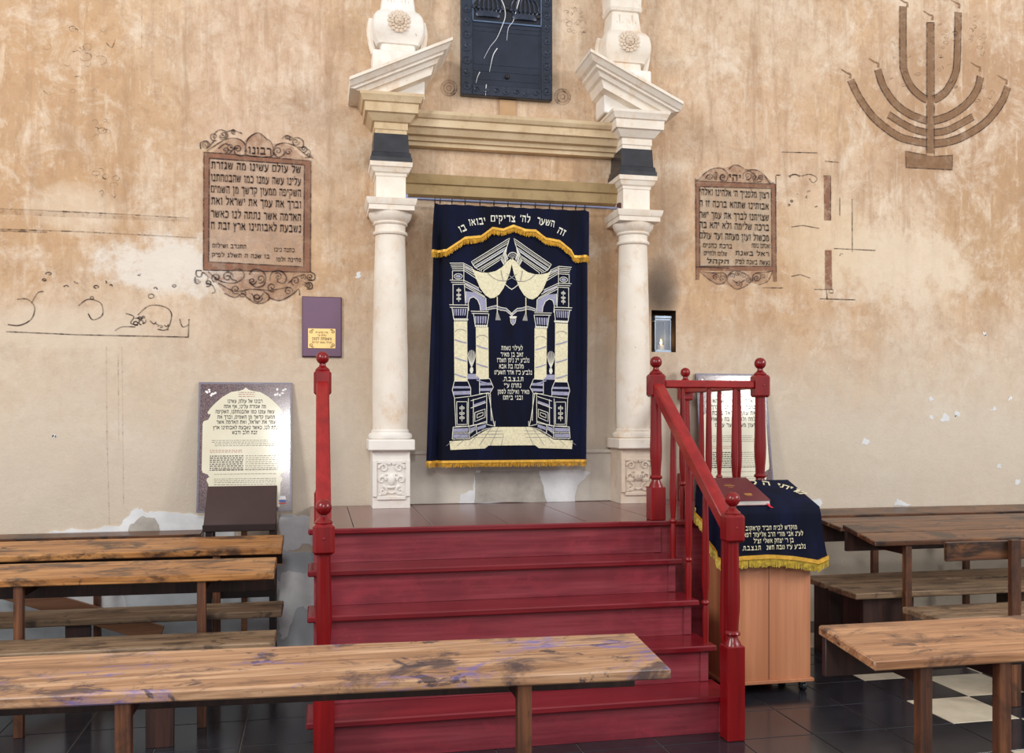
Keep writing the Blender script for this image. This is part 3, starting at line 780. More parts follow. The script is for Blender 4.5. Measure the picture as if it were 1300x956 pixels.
def fringe(path, ys, height, parent, matf, matb, off=.01, pitch=.005):
    """twisted threads hanging from a braid along path [(X,Z)]"""
    L = []
    for a, b in zip(path, path[1:]):
        n = max(1, int(math.hypot(b[0]-a[0], b[1]-a[1])/pitch)); L += [(a[0]+(b[0]-a[0])*i/n, a[1]+(b[1]-a[1])*i/n) for i in range(n)]
    m3 = MB()
    for X, Z in L:
        h = height*random.uniform(.86, 1.1); dx = random.uniform(-.003, .003); y = ys(X, Z)-off; r = pitch*.55
        m3.rings([[(X-r, y, Z), (X, y-r, Z), (X+r, y, Z), (X, y+r*.5, Z)], [(X+dx-r*.8, y, Z-h), (X+dx, y-r, Z-h), (X+dx+r*.8, y, Z-h), (X+dx, y+r*.5, Z-h)]])
    f = m3.build('fringe', matf, parent); f['kind'] = 'stuff'
    m3 = MB()
    P = [(X, ys(X, Z)-off-.002, Z) for X, Z in L]
    m3.rings([[(p[0], p[1]-.003, p[2]+.008), (p[0], p[1]-.004, p[2]-.008), (p[0], p[1]+.004, p[2]-.008), (p[0], p[1]+.004, p[2]+.008)] for p in P])
    m3.build('fringe_braid', matb, parent)
fringe([(x, z-.002) for x, z in VBw], vy, .04, val, 'gold_fringe', 'gold_braid', .004)
bot = [(edgeL(CZB)+(edgeR(CZB)-edgeL(CZB))*i/40, CZB+.004) for i in range(41)]
fringe(bot, cy, .036, cur, 'gold_fringe', 'gold_braid', .004)
for zx in (12, 55, 150, 255, 375, 487, 600, 705, 820, 935, 1040, 1145, 1218):
    X = atY(550+zx/6.34, 262, CYY).x
    m2 = MB(); m2.tube([(X, -.16+.013*math.cos(a), rz-.006+.016*math.sin(a)) for a in [2*PI*i/12 for i in range(13)]], .0025, 6)
    m2.tube([(X, -.16, rz-.02), (X, cy(X, CZT)-.002, CZT-.012)], .0025, 6)
    m2.build('curtain_ring', 'iron', cur)
# --- embroidery: photo points of the left half, mirrored across the middle of the cloth
EX = atY(648.9, 440, CYY).x
def z7(pts): return pxw([(570+x/7.353, 290+y/7.353) for x, y in pts], CYY)
def z6(pts): return pxw([(540+x/4.345, 380+y/4.345) for x, y in pts], CYY)
def mir(p): return [(2*EX-x, z) for x, z in p]
embw, embc, embl, embg = 'white_thread', 'cream_thread', 'lilac_thread', 'grey_thread'
THREADS = [embw, embc, embl, embg]
MOT = {}
def motif(name): MOT['name'] = name; MOT.setdefault(name, {})
def side_mb(side):
    d = MOT[MOT['name']]
    if side not in d: d[side] = MB()
    return d[side]
def _put(side, mat, fn):
    m = side_mb(side); m.bm.faces.ensure_lookup_table(); n0 = len(m.bm.faces); fn(m); m.bm.faces.ensure_lookup_table()
    for f in list(m.bm.faces)[n0:]: f.material_index = THREADS.index(mat)
def line(p, wd=.0042, mat=None, both=True, off=.004):
    mat = mat or embw
    _put(0, mat, lambda m: m.ribbon(p, wd, cy, off))
    if both: _put(1, mat, lambda m: m.ribbon(mir(p), wd, cy, off))
def area(p, mat, both=True, off=.003):
    _put(0, mat, lambda m: m.fill(p, cy, off))
    if both: _put(1, mat, lambda m: m.fill(mir(p), cy, off))
motif('embroidered_pediment')
# broken pediment in nested lines
for pts in ([(225, 352), (205, 315), (560, 95), (535, 180), (525, 235), (545, 290)], [(240, 372), (222, 340), (550, 140), (528, 195), (518, 240), (540, 300)],
            [(250, 378), (235, 358), (530, 178), (510, 235), (530, 315)], [(268, 390), (250, 372), (520, 205), (502, 240), (525, 322)], [(285, 398), (272, 385), (500, 248), (495, 275), (520, 328)],
            [(300, 405), (292, 392), (490, 268), (486, 285), (512, 335)], [(318, 410), (322, 395), (480, 292), (508, 342)]):
    line(z7(pts), .0045)
line(z7([(215, 330), (555, 118)]), .0075, embg)
line(z7([(245, 366), (535, 188)]), .006, embl)
motif('embroidered_shell')
line(z7(arc(590, 268, 44, 40, PI*1.02, PI*1.98, 10)), .005, both=False); line(z7(arc(590, 272, 30, 26, PI, 2*PI, 8)), .004, embg, False)
for k in range(5): line(z7([(590, 285), (590+38*math.cos(PI*(1.1+.2*k)), 272+34*math.sin(PI*(1.1+.2*k)))]), .004, embg, False)
motif('embroidered_drape')
# drapes
area(z7([(205, 370), (240, 398), (300, 414), (360, 418), (430, 402), (490, 366), (540, 310), (575, 286), (584, 320), (562, 420), (535, 490), (505, 560), (465, 620), (420, 650), (380, 655), (335, 625), (285, 560), (252, 480), (222, 410)]), embc, True, .005)
line(z7([(360, 420), (400, 460), (460, 490), (520, 495), (570, 470), (625, 430)]), .004, embg, True, .008)
line(z7([(480, 390), (488, 440), (500, 490)]), .004, embg, True, .008)
line(z7([(520, 525), (560, 560), (585, 574)]), .005)
motif('embroidered_tassel')
line(z7([(447, 640), (447, 795)]), .006, embc); area(z7([(440, 790), (456, 790), (480, 858), (430, 858)]), embg)
motif('embroidered_swag')
line(z7([(350, 745), (400, 730), (435, 722), (480, 740), (530, 748), (590, 805)]), .0045); line(z7([(350, 765), (400, 752), (435, 748), (480, 765), (530, 772), (590, 825)]), .0045)
line(z7([(352, 755), (400, 742), (435, 734), (480, 752), (530, 760), (590, 815)]), .004, embl)
motif('embroidered_bell')
area(z7([(560, 822), (628, 822), (622, 845), (566, 845)]), embw, False); line(z7([(570, 850), (575, 885), (592, 905), (610, 885), (618, 850)]), .005, None, False)
area(z7([(578, 850), (610, 850), (604, 885), (592, 895), (582, 885)]), embl, False)
motif('embroidered_entablature')
# upper block of the outer column
for a in ([(5, 327), (130, 327), (215, 372)], [(12, 345), (132, 345), (232, 400)], [(20, 362), (135, 362), (245, 425)], [(25, 380), (138, 380), (252, 450)], [(28, 398), (140, 398), (262, 480)], [(5, 485), (135, 487), (275, 560)],
          [(18, 505), (140, 508), (300, 600)], [(30, 525), (145, 525), (330, 640)], [(145, 545), (340, 655)]):
    line(z7(a), .0042)
for a in ([(30, 400), (30, 485)], [(135, 335), (135, 500)], [(35, 525), (35, 712)], [(140, 525), (150, 712)], [(340, 655), (345, 770)]): line(z7(a), .0042)
area(z7([(148, 352), (225, 388), (232, 405), (148, 368)]), embl); area(z7([(150, 510), (272, 565), (290, 595), (150, 530)]), embl)
line(z7(arc(83, 450, 38, 24, 0, 2*PI, 18)), .004); area(z7(arc(83, 450, 26, 14, 0, 2*PI, 14)), embl)
def scroll(c, s, fn):
    for sg in (-1, 1):
        for dy in (-1, 0, 1):
            line(fn([(c[0]+sg*(p[0]), c[1]+dy*s*1.05+p[1]) for p in spiral(s*.28, 0, s*.34, 1.1, PI, 1 if dy else -1, 12)]), .004)
    line(fn([(c[0], c[1]-s*1.7), (c[0], c[1]+s*1.7)]), .004)
scroll((88, 622), 38, z7)
motif('embroidered_capital')
# outer capital
for a in ([(0, 715), (172, 718)], [(5, 738), (175, 742)], [(25, 742), (42, 850)], [(175, 742), (165, 850)]): line(z7(a), .0045)
for k in range(6): area(z7([(36+k*22, 752), (50+k*22, 752), (50+k*20, 815), (40+k*20, 815)]), embl)
for k in range(7): area(z7(arc(52+k*19, 852, 11, 12, 0, 2*PI, 8)), embw)
motif('embroidered_arch')
# arch
area(z7([(152, 590), (235, 600), (338, 662), (344, 770), (288, 770), (282, 720), (262, 670), (225, 645), (190, 655), (165, 700), (155, 700)]), embl)
line(z7([(180, 770), (176, 700), (190, 655), (225, 642), (262, 668), (284, 720), (290, 770)]), .005)
line(z7([(155, 590), (150, 715)]), .004)
motif('embroidered_inner_capital')
# inner capital
for a in ([(200, 775), (365, 780)], [(208, 795), (368, 800)], [(225, 800), (240, 905)], [(368, 800), (350, 915)]): line(z7(a), .0045)
for k in range(5): area(z7([(236+k*24, 822), (252+k*24, 822), (252+k*22, 890), (240+k*22, 890)]), embl)
for k in range(6): area(z7(arc(248+k*20, 912, 11, 11, 0, 2*PI, 8)), embw)
# columns
for cn, x0, x1, y0, y1 in (('embroidered_column', 156, 229, 122, 452), ('embroidered_inner_column', 276, 345, 155, 438)):
    motif(cn)
    area(z6([(x0, y0), (x1, y0), (x1+2, y1), (x0+2, y1)]), embc)
    line(z6(arc((x0+x1)/2, y0+60, 30, 16, PI, 2*PI, 8)), .0035, embg, True, .006)
    for yy in (y0+100, y0+200, y0+290): line(z6([(x0+4, yy), ((x0+x1)/2, yy+12), (x1-4, yy+20)]), .008, embl, True, .006)
motif('embroidered_vase')
# flowering vase between the columns
for k in range(9):
    a = PI*(.1+.8*k/8); line(z6([(253, 378), (253+14*math.cos(a), 345-8*math.sin(a)), (253+24*math.cos(a), 318-38*math.sin(a))]), .0028)
area(z6([(247, 376), (260, 376), (263, 392), (258, 408), (248, 408), (243, 392)]), embw); area(z6([(232, 412), (278, 412), (298, 440), (232, 440)]), embl)
motif('embroidered_pedestal')
# pedestals
for p in ([(158, 452), (232, 452), (248, 490), (248, 535), (158, 545), (146, 500), (158, 452)], [(296, 440), (352, 438), (372, 485), (352, 520), (296, 520), (296, 440)],
          [(158, 545), (165, 700), (235, 700), (235, 545)], [(248, 535), (345, 515), (370, 670), (378, 700)], [(245, 700), (335, 680)], [(248, 600), (330, 570)], [(248, 560), (330, 535)],
          [(335, 520), (335, 690), (380, 700), (380, 672)], [(262, 550), (262, 695)], [(150, 705), (235, 700), (280, 690), (335, 672)], [(145, 738), (238, 738), (280, 715)], [(145, 770), (240, 768), (280, 740), (330, 715), (382, 705)], [(145, 770), (150, 705)], [(238, 700), (240, 768)], [(278, 690), (280, 740)],
          [(170, 565), (228, 565), (228, 690), (172, 690), (170, 565)], [(270, 625), (326, 605), (326, 650), (270, 675), (270, 625)], [(282, 635), (315, 622), (315, 640), (282, 655), (282, 635)], [(355, 520), (360, 670)]):
    line(z6(p), .0042)
for p in ([(150, 480), (245, 480), (245, 492), (148, 492)], [(152, 508), (246, 505), (246, 525), (152, 528)], [(298, 462), (362, 460), (366, 474), (298, 476)], [(298, 492), (366, 490), (358, 506), (298, 506)],
          [(152, 712), (232, 710), (232, 732), (150, 732)], [(150, 744), (234, 744), (234, 764), (150, 764)], [(243, 712), (275, 700), (275, 716), (243, 732)], [(284, 705), (330, 688), (330, 706), (284, 722)], [(264, 580), (328, 558), (328, 568), (264, 592)]):
    area(z6(p), embl)
scroll((199, 628), 26, z6)
motif('embroidered_pavement')
# paved floor
fl = z6([(130, 782), (240, 775), (330, 722), (385, 704)]); fb_ = z6([(345, 806), (325, 822), (135, 830)])
area(fl+list(reversed(mir(fl)))+list(reversed(mir(fb_)))+fb_, embc, False, .0045)
for t in (.25, .5, .72):
    a = z6([(130+255*(t), 782-78*t)])[0]; zz = a[1]; line([(a[0]+.02, zz), (2*EX-a[0]-.02, zz)], .0028, embg, False, .0065)
for k in range(-6, 7): line([(EX+k*.045, fl[-1][1]), (EX+k*.072, fb_[0][1])], .0028, embg, False, .0065)
for name, d in MOT.items():
    if name == 'name': continue
    for side, m in d.items():
        o = m.build(name, THREADS[0], cur, smooth='flat')
        for th_ in THREADS[1:]: o.data.materials.append(MATS[th_])
for s, zx, zy, wz, rot in (('זה', 1025, 288, 62, -.42), ('השער', 897, 212, 140, -.17), ('לה׳', 733, 185, 84, -.04), ('צדיקים', 555, 183, 196, .03), ('יבואו', 347, 208, 136, .16), ('בו', 230, 262, 56, .42)):
    m2 = MB(); write_px(m2, heb(s), 550+zx/6.34, 250+zy/6.34, wz/6.34, 8.2, CYY, vy, .006, .016, rot); m2.build('embroidered_word', 'white_thread', val, smooth='flat')
for s, zy, x0, x1 in (('לעילוי נשמת', 525, 290, 368), ('זאב בן מאיר', 547, 288, 370), ('נלב״ע י״ג ניסן תשמ״ז', 567, 274, 392), ('מלכה בת אבא', 588, 282, 372), ('נלב״ע כ״ז אדר תשע״ט', 609, 264, 402), ('ת.נ.צ.ב.ה.', 632, 296, 370), ('נתרם ע״י', 654, 300, 362), ('מאיר ואילנה לסמן', 676, 276, 392), ('ובני ביתם', 696, 296, 368)):
    m2 = MB(); write_px(m2, heb(s), 528.8+(x0+x1)/2/2.73, 250+zy/2.73, .94*(x1-x0)/2.73, 5.2, CYY, cy, .004, .012); m2.build('embroidered_line', 'white_thread', cur, smooth='flat')

# ================================================================== STAIR
R_, T_ = .1792, .213
YN_, SXL, SXR, WGX = -1.2525, -.02, 1.905, 2.545
stair = thing('stair_platform', 'glossy red wooden steps and platform with turned railings before the ark', 'stairs', (1.2, -1.2, 0))
def ny(k): return YN_-T_*k
for k in range(1, 5):
    z = PZ-R_*k
    m2 = MB(); m2.box(SXL-.03, SXR, ny(k), ny(k-1)+.06, z-.03, z, .006); m2.build('tread', 'red_tread', stair)
for k in range(0, 5):
    z = PZ-R_*k
    m2 = MB(); m2.box(SXL, SXR-.035, ny(k)+.03, ny(k)+.052, max(0, z-R_+.001), z-.03); m2.build('riser', 'red_riser', stair)
    m2 = MB(); m2.box(SXR-.075, SXR-.035, ny(k)+.022, ny(k)+.052, max(0, z-R_+.001), z-.03, .002); m2.build('riser_trim', 'red_riser', stair)
edges = [SXL-.03]+[atz(x, 641, PZ).x for x in (440, 522, 603, 690, 772, 850)]+[WGX+.03]
for a, b in zip(edges, edges[1:]):
    m2 = MB(); m2.box(a+.0015, b-.0015, YN_+.05, -.002, PZ-.03, PZ, .002); m2.build('platform_plank', 'platform_wood', stair)
m2 = MB(); m2.box(SXL-.03, WGX+.03, YN_, YN_+.05, PZ-.03, PZ+.0005, .007); m2.build('platform_nosing', 'red_tread', stair)
m2 = MB(); m2.box(SXR-.035, WGX, YN_+.03, YN_+.055, 0, PZ-.03); m2.build('front_panel', 'red_riser', stair)
m2 = MB(); m2.box(WGX-.025, WGX, YN_+.055, -.01, 0, PZ-.03); m2.build('side_panel', 'red_riser', stair)
for x in (SXL, SXR-.06):
    m2 = MB(); prof = []
    pts = [(YN_+.06, 0), (YN_+.06, PZ-.03)]
    for k in range(0, 5):
        z = PZ-.03-R_*k
        pts += [(ny(k)+.053, z), (ny(k)+.053, max(0, z-R_))]
    m2.rings([[(x, y, z) for y, z in pts], [(x+.025, y, z) for y, z in pts]]); m2.build('stringer', 'red_riser', stair)
m2 = MB(); m2.box(SXL, SXL+.025, YN_+.06, -.01, 0, PZ-.03); m2.build('side_panel', 'red_riser', stair)
# --- newel posts
def newel(X, Y, zb, zball, basetop):
    hz = zball-.067; hb = hz-.128
    m2 = MB(); s = .043
    m2.box(X-s, X+s, Y-s, Y+s, zb, basetop, .004)
    m2.box(X-s-.002, X+s+.002, Y-s-.002, Y+s+.002, hb, hz, .012)
    bt = basetop
    m2.lathe(X, Y, [(.042, bt-.004), (.036, bt+.012), (.026, bt+.03), (.024, bt+.04), (.034, bt+.046), (.036, bt+.054), (.033, bt+.06), (.027, bt+.066), (.028, bt+.1), (.033, bt+.16), (.0345, bt+.22), (.032, bt+.3), (.0285, hb-.03), (.029, hb+.004)], 20)
    m2.lathe(X, Y, [(.036, hz-.002), (.038, hz+.004), (.034, hz+.01), (.024, hz+.018), (.017, hz+.026), (.016, hz+.036)], 20)
    p = m2.build('newel_post', 'red_wood', stair)
    m2 = MB(); m2.ball((X, Y, zball), .034, 20); m2.build('ball_finial', 'red_wood', p)
    m2 = MB(); m2.ball((X, Y-s-.003, (hz+hb)/2+.005), .006, 8, (1, .7, 1)); m2.build('screw_cap', 'red_rail', p)
    return p
ZA, ZNB, YNW = 1.78, 1.096, -2.165
YA = YN_+.068
XLN, XRN, XCN = .023, 1.857, 2.49
newel(XRN, YA, PZ, ZA, PZ+.185); newel(XCN, YA, PZ, ZA, PZ+.185); newel(XCN, -.075, PZ, ZA, PZ+.185); newel(XLN, YA, PZ, ZA, PZ+.185)
newel(XRN, YNW, 0, ZNB, .43); newel(XLN, YNW, 0, ZNB, .43)
# --- rails
def rail(p, q, w, h):
    p, q = Vector(p), Vector(q); d = (q-p); sd = Vector((d.y, -d.x, 0)).normalized()*w/2; up = Vector((0, 0, h/2))
    m2 = MB(); m2.hexa([p-sd-up, p+sd-up, q+sd-up, q-sd-up, p-sd+up, p+sd+up, q+sd+up, q-sd+up], .008); return m2.build('handrail', 'red_rail', stair)
for X in (XRN, XLN): rail((X, YA-.043, 1.62), (X, YNW+.043, .975), .066, .082)
rail((XRN+.043, YA, 1.657), (XCN-.043, YA, 1.657), .05, .045)
rail((XCN, YA+.043, 1.657), (XCN, -.118, 1.657), .05, .045)
# --- balusters
def baluster(X, Y, zb, zt):
    L = zt-zb; rz_ = zb+.2*min(1, L/.75)
    m2 = MB(); m2.lathe(X, Y, [(.014, zb), (.0145, zb+.06), (.0165, rz_-.045), (.012, rz_-.018), (.0115, rz_-.012), (.019, rz_-.006), (.0205, rz_), (.019, rz_+.006), (.012, rz_+.014), (.013, rz_+.03), (.018, rz_+.09), (.0195, rz_+.15), (.0165, zb+L*.7), (.0125, zt)], 14)
    return m2.build('baluster', 'red_wood', stair)
b0 = baluster(XRN, 0, 0, 1.636-PZ) if False else None
for i in range(1, 4): baluster(XRN+(XCN-XRN)*i/4, YA, PZ, 1.64)
for i in range(1, 4): baluster(XCN, YA+(-.075-YA)*i/4, PZ, 1.64)
for X in (XRN, XLN):
    for k in range(1, 5):
        y = ny(k)+.055; t = (YA-.043-y)/(YA-YNW-.086); zt = 1.62+(.975-1.62)*t-.035
        baluster(X+.012 if X > 1 else X, y, PZ-R_*k, zt)

# ================================================================== WALL PAINTINGS
def strokes(mb, lst, wd, off=.004):
    for p in lst: mb.ribbon(pxw(p), wd, flat, off, .03)
def o3(p): return [(230+x/3.822, 150+y/3.822) for x, y in p]
def o4(p): return [(860+x/4.782, 190+y/4.782) for x, y in p]
def frame_ring(mb, outer, inner, off):
    O, I = pxw(outer), pxw(inner)
    for i in range(4):
        j = (i+1) % 4
        mb.fill([O[i], O[j], I[j], I[i]], flat, off)
loc = atY(326, 345)
t1 = thing('painted_inscription', 'large painted Hebrew inscription tablet with scrolled frame on the left of the wall', 'mural', loc)
m2 = MB(); m2.fill(pxw(o3([(110, 165), (630, 208), (627, 745), (108, 738)])), flat, .002); m2.build('painted_panel', 'paint_panel_left', t1, smooth='flat')
m2 = MB()
m2.fill(pxw(o3([(150, 165), (200, 120), (260, 98), (305, 115), (325, 92), (370, 70), (410, 95), (440, 125), (490, 122), (540, 140), (580, 180), (630, 205), (110, 165)])), flat, .0022); m2.build('painted_crest', 'paint_scroll', t1, smooth='flat'); m2 = MB()
m2.fill(pxw(o3([(95, 745), (620, 750), (625, 790), (570, 830), (520, 870), (470, 890), (430, 880), (400, 903), (350, 900), (310, 870), (260, 870), (215, 850), (170, 800)])), flat, .0022)
m2.build('painted_ornament', 'paint_scroll', t1, smooth='flat')
m2 = MB(); frame_ring(m2, o3([(110, 165), (630, 208), (627, 748), (108, 738)]), o3([(137, 195), (598, 228), (594, 722), (134, 697)]), .0035); m2.build('painted_frame', 'paint_brown', t1, smooth='flat')
m2 = MB()
L = [o3([(110, 165), (630, 208), (627, 748), (108, 738), (110, 165)]), o3([(137, 195), (598, 228), (594, 722), (134, 697), (137, 195)])]
L += [o3(smooth_path(p)) for p in ([(125, 160), (170, 130), (215, 105), (265, 98), (305, 120), (315, 165), (290, 185), (260, 170), (265, 140)], [(640, 195), (600, 175), (560, 140), (510, 122), (465, 130), (445, 165), (470, 190), (500, 175), (495, 150)],
      [(315, 125), (330, 95), (372, 72), (412, 98), (440, 125), (438, 185), (320, 180), (315, 125)], [(95, 150), (95, 120), (125, 112), (140, 135), (120, 148)], [(120, 150), (160, 110), (160, 80), (185, 58), (215, 65), (225, 90), (200, 105), (185, 90)], [(215, 70), (250, 60), (295, 75)],
      [(490, 100), (510, 85), (540, 95)], [(525, 110), (560, 95), (590, 110), (590, 140), (565, 140)], [(590, 140), (625, 160), (620, 190), (600, 190)], [(180, 150), (215, 125), (250, 150), (230, 175)],
      [(100, 740), (75, 740), (75, 765), (95, 770), (105, 750), (130, 770), (125, 800), (150, 810), (165, 840), (150, 850)], [(70, 770), (65, 795), (80, 805)], [(625, 745), (648, 760), (645, 785), (620, 785)], [(600, 800), (630, 800), (635, 825), (610, 830)],
      [(130, 745), (190, 790), (260, 800), (305, 770), (290, 735), (250, 740), (240, 775), (270, 790)], [(330, 760), (350, 735), (390, 740), (410, 770), (400, 810), (360, 820), (335, 795)], [(430, 790), (440, 750), (480, 740), (510, 770), (500, 800), (470, 795), (470, 770)],
      [(520, 800), (560, 770), (600, 760)], [(210, 850), (260, 870), (300, 850), (320, 870), (370, 900), (420, 885), (425, 860), (400, 840)], [(425, 870), (480, 885), (540, 855), (570, 830), (575, 860)], [(180, 800), (260, 840), (340, 830), (430, 835), (520, 820)], [(340, 850), (370, 880), (400, 850)])]
for (x, y, r, a0, d) in ((170, 775, 24, 2, 1), (225, 770, 28, 0, -1), (265, 830, 24, 1, 1), (300, 850, 20, 3, -1), (345, 790, 20, 0, 1), (385, 780, 22, 2, -1), (440, 820, 24, 1, 1), (470, 770, 20, 4, 1), (520, 840, 22, 0, -1), (555, 790, 24, 2, 1), (590, 770, 16, 1, -1), (370, 870, 26, 0, 1), (240, 140, 22, 0, 1), (215, 155, 16, 2, -1), (275, 150, 20, 3, 1), (470, 160, 22, 2, 1), (520, 165, 18, 0, -1), (160, 90, 22, 1, 1), (205, 80, 18, 3, -1), (120, 130, 18, 2, 1), (255, 65, 14, 1, 1), (555, 115, 20, 0, 1), (595, 150, 18, 2, -1), (620, 180, 14, 0, 1), (515, 95, 14, 1, -1), (80, 790, 14, 0, 1), (130, 800, 18, 2, -1), (625, 770, 18, 1, 1), (615, 815, 14, 3, 1)):
    L.append(o3(spiral(x, y, r, 1.4, a0, d, 16)))
strokes(m2, L, .0075, .005); m2.build('painted_outline', 'paint_dark', t1, smooth='flat')
m2 = MB()
write_px(m2, heb('רבונו'), 230+382/3.822, 150+160/3.822, 29, 9, 0, flat, .006, .012); m2.build('painted_line', 'paint_letter', t1, smooth='flat')
for s, y in (('של עולם עשינו מה שגזרת', 240), ('עלינו עשה עמנו כמו שהבטחתנו', 300), ('השקיפה ממעון קדשך מן השמים', 355), ('וברך את עמך את ישראל ואת', 412), ('האדמה אשר נתתה לנו כאשר', 474), ('נשבעת לאבותינו ארץ זבת ח', 530)):
    m2 = MB(); write_px(m2, heb(s), 230+365/3.822, 150+y/3.822, 114, 9.2, 0, flat, .006, .016); m2.build('painted_line', 'paint_letter', t1, smooth='flat')
for s, x0, x1, y, h in (('כתנה ניכו', 450, 550, 640, 5), ('התנדב ושילום', 152, 315, 622, 5), ('סהינה ולפו', 462, 582, 688, 5), ('בו שנה ה תשלג לפ״ק', 150, 430, 668, 5)):
    m2 = MB(); write_px(m2, heb(s), 230+(x0+x1)/2/3.822, 150+y/3.822, (x1-x0)/3.822, h, 0, flat, .006, .006); m2.build('painted_line', 'paint_letter', t1, smooth='flat')

t2 = thing('painted_inscription', 'smaller painted Hebrew inscription tablet on the wall right of the ark columns', 'mural', atY(934, 358))
m2 = MB(); m2.fill(pxw(o4([(108, 185), (593, 205), (600, 725), (110, 712)])), flat, .002); m2.build('painted_panel', 'paint_panel_right', t2, smooth='flat')
m2 = MB(); m2.fill(pxw(o4([(125, 190), (170, 140), (240, 112), (290, 110), (350, 90), (410, 115), (480, 125), (545, 170), (585, 205)])), flat, .0022); m2.build('painted_crest', 'paint_scroll', t2, smooth='flat'); m2 = MB()
m2.fill(pxw(o4([(135, 735), (200, 745), (290, 735), (420, 725), (560, 740), (540, 800), (480, 815), (440, 805), (400, 840), (350, 845), (300, 820), (240, 815), (190, 790)])), flat, .0022); m2.build('painted_ornament', 'paint_scroll', t2, smooth='flat')
m2 = MB(); frame_ring(m2, o4([(108, 190), (593, 210), (600, 735), (110, 735)]), o4([(133, 225), (568, 238), (572, 708), (135, 708)]), .0035)
m2.fill(pxw(o4([(108, 735), (135, 735), (132, 790), (112, 790)])), flat, .0035); m2.fill(pxw(o4([(575, 735), (600, 735), (600, 802), (580, 802)])), flat, .0035)
m2.build('painted_frame', 'paint_brown', t2, smooth='flat')
m2 = MB()
L = [o4([(108, 190), (593, 210), (600, 800)]), o4([(108, 175), (112, 790)]), o4([(133, 225), (568, 238), (572, 708), (135, 708), (133, 225)]), o4([(515, 838), (640, 840)]), o4([(110, 712), (310, 720)])]
L += [o4(smooth_path(p)) for p in ([(110, 185), (130, 180), (170, 140), (220, 115), (270, 115), (305, 150), (295, 190), (260, 185), (265, 155), (285, 165)], [(165, 180), (190, 150), (215, 160), (235, 185), (235, 140)], [(310, 120), (350, 92), (400, 112)],
      [(400, 180), (400, 145), (440, 130), (450, 165), (425, 185), (418, 165)], [(410, 125), (480, 125), (530, 160), (560, 205), (585, 200)], [(455, 140), (475, 165), (460, 195), (510, 190), (515, 155)],
      [(135, 740), (180, 780), (240, 815), (285, 805), (295, 765), (265, 745), (262, 775)], [(150, 740), (230, 750), (265, 745)], [(300, 800), (350, 845), (400, 835), (445, 800), (420, 760), (350, 735), (310, 760), (300, 800)], [(455, 800), (460, 760), (500, 750), (500, 785), (480, 795)], [(470, 750), (560, 740), (575, 740), (545, 800), (490, 820)], [(330, 790), (370, 810), (410, 790)])]
for (x, y, r, a0, d) in ((190, 165, 20, 0, 1), (230, 150, 18, 2, -1), (275, 165, 22, 1, 1), (425, 160, 24, 2, -1), (470, 170, 20, 0, 1), (505, 165, 16, 1, 1), (230, 775, 20, 0, -1), (275, 780, 20, 2, 1), (330, 765, 18, 1, -1), (360, 750, 16, 0, 1), (400, 765, 20, 3, 1), (370, 815, 22, 1, -1), (480, 780, 22, 0, 1), (520, 770, 18, 2, 1), (430, 790, 16, 1, 1)):
    L.append(o4(spiral(x, y, r, 1.4, a0, d, 16)))
strokes(m2, L, .0065, .005); m2.build('painted_outline', 'paint_dark', t2, smooth='flat')
m2 = MB(); write_px(m2, heb('יהי'), 860+347/4.782, 190+172/4.782, 15, 8.5, 0, flat, .006, .014); m2.build('painted_line', 'paint_letter', t2, smooth='flat')
for s, y in (('רצון מלפניך ה׳ אלהינו ואלהי', 268), ('אבותינו שתהא ברכה זו ה', 337), ('שצויתנו לברך את עמך ישר', 405), ('ברכה שלימה ולא יהא בה', 466), ('מכשול ועון מעתה ועד עולם', 530)):
    m2 = MB(); write_px(m2, heb(s), 860+345/4.782, 190+y/4.782, 88, 8, 0, flat, .006, .014); m2.build('painted_line', 'paint_letter', t2, smooth='flat')
for s, x0, x1, y in (('ואנחנו נוסח', 450, 560, 585), ('ברכת כהנים', 155, 330, 585), ('ראל בשנת', 350, 555, 632), ('שלום ולחיים', 160, 300, 632), ('נעשה בשנת לפ״ק', 350, 560, 684), ('הקהל', 180, 310, 680)):
    m2 = MB(); write_px(m2, heb(s), 860+(x0+x1)/2/4.782, 190+y/4.782, (x1-x0)/4.782, 5.5, 0, flat, .006, .006); m2.build('painted_line', 'paint_letter', t2, smooth='flat')

# menorah
def o5(p): return [(1050+x/3.984, y/3.984) for x, y in p]
mn = thing('painted_menorah', 'brown seven-branched menorah painted high on the right of the wall', 'mural', atY(1179, 215))
arms = [[(383, 32), (383, 300), (392, 370), (425, 440), (470, 485), (505, 505)], [(662, 62), (657, 300), (645, 380), (610, 450), (575, 485), (538, 505)], [(255, 352), (285, 440), (345, 525), (420, 580), (505, 612)], [(775, 388), (755, 460), (700, 530), (620, 585), (538, 612)],
        [(118, 405), (165, 500), (240, 600), (350, 685), (430, 712), (505, 725)], [(912, 440), (880, 520), (800, 620), (690, 690), (610, 718), (538, 728)], [(310, 580), (380, 625), (440, 655), (505, 672)], [(738, 590), (660, 635), (600, 662), (538, 672)]]
m2 = MB(); mo = MB()
for i, a in enumerate(arms):
    p = pxw(o5(smooth_path(a))); wd = .055 if i < 6 else .05
    (m2).ribbon(p, wd, flat, .003, .03)
    for sg in (-1, 1):
        q = []
        for k in range(len(p)):
            a0, a1 = p[max(0, k-1)], p[min(len(p)-1, k+1)]; dx, dz = a1[0]-a0[0], a1[1]-a0[1]; l = math.hypot(dx, dz) or 1
            q.append((p[k][0]-sg*dz/l*wd/2, p[k][1]+sg*dx/l*wd/2))
        mo.ribbon(q, .007, flat, .004, .03)
m2.ribbon(pxw(o5([(522, 115), (522, 775)])), .057, flat, .0034); m2.fill(pxw(o5([(396, 765), (500, 785), (540, 790), (634, 785), (632, 860), (398, 848)])), flat, .003)
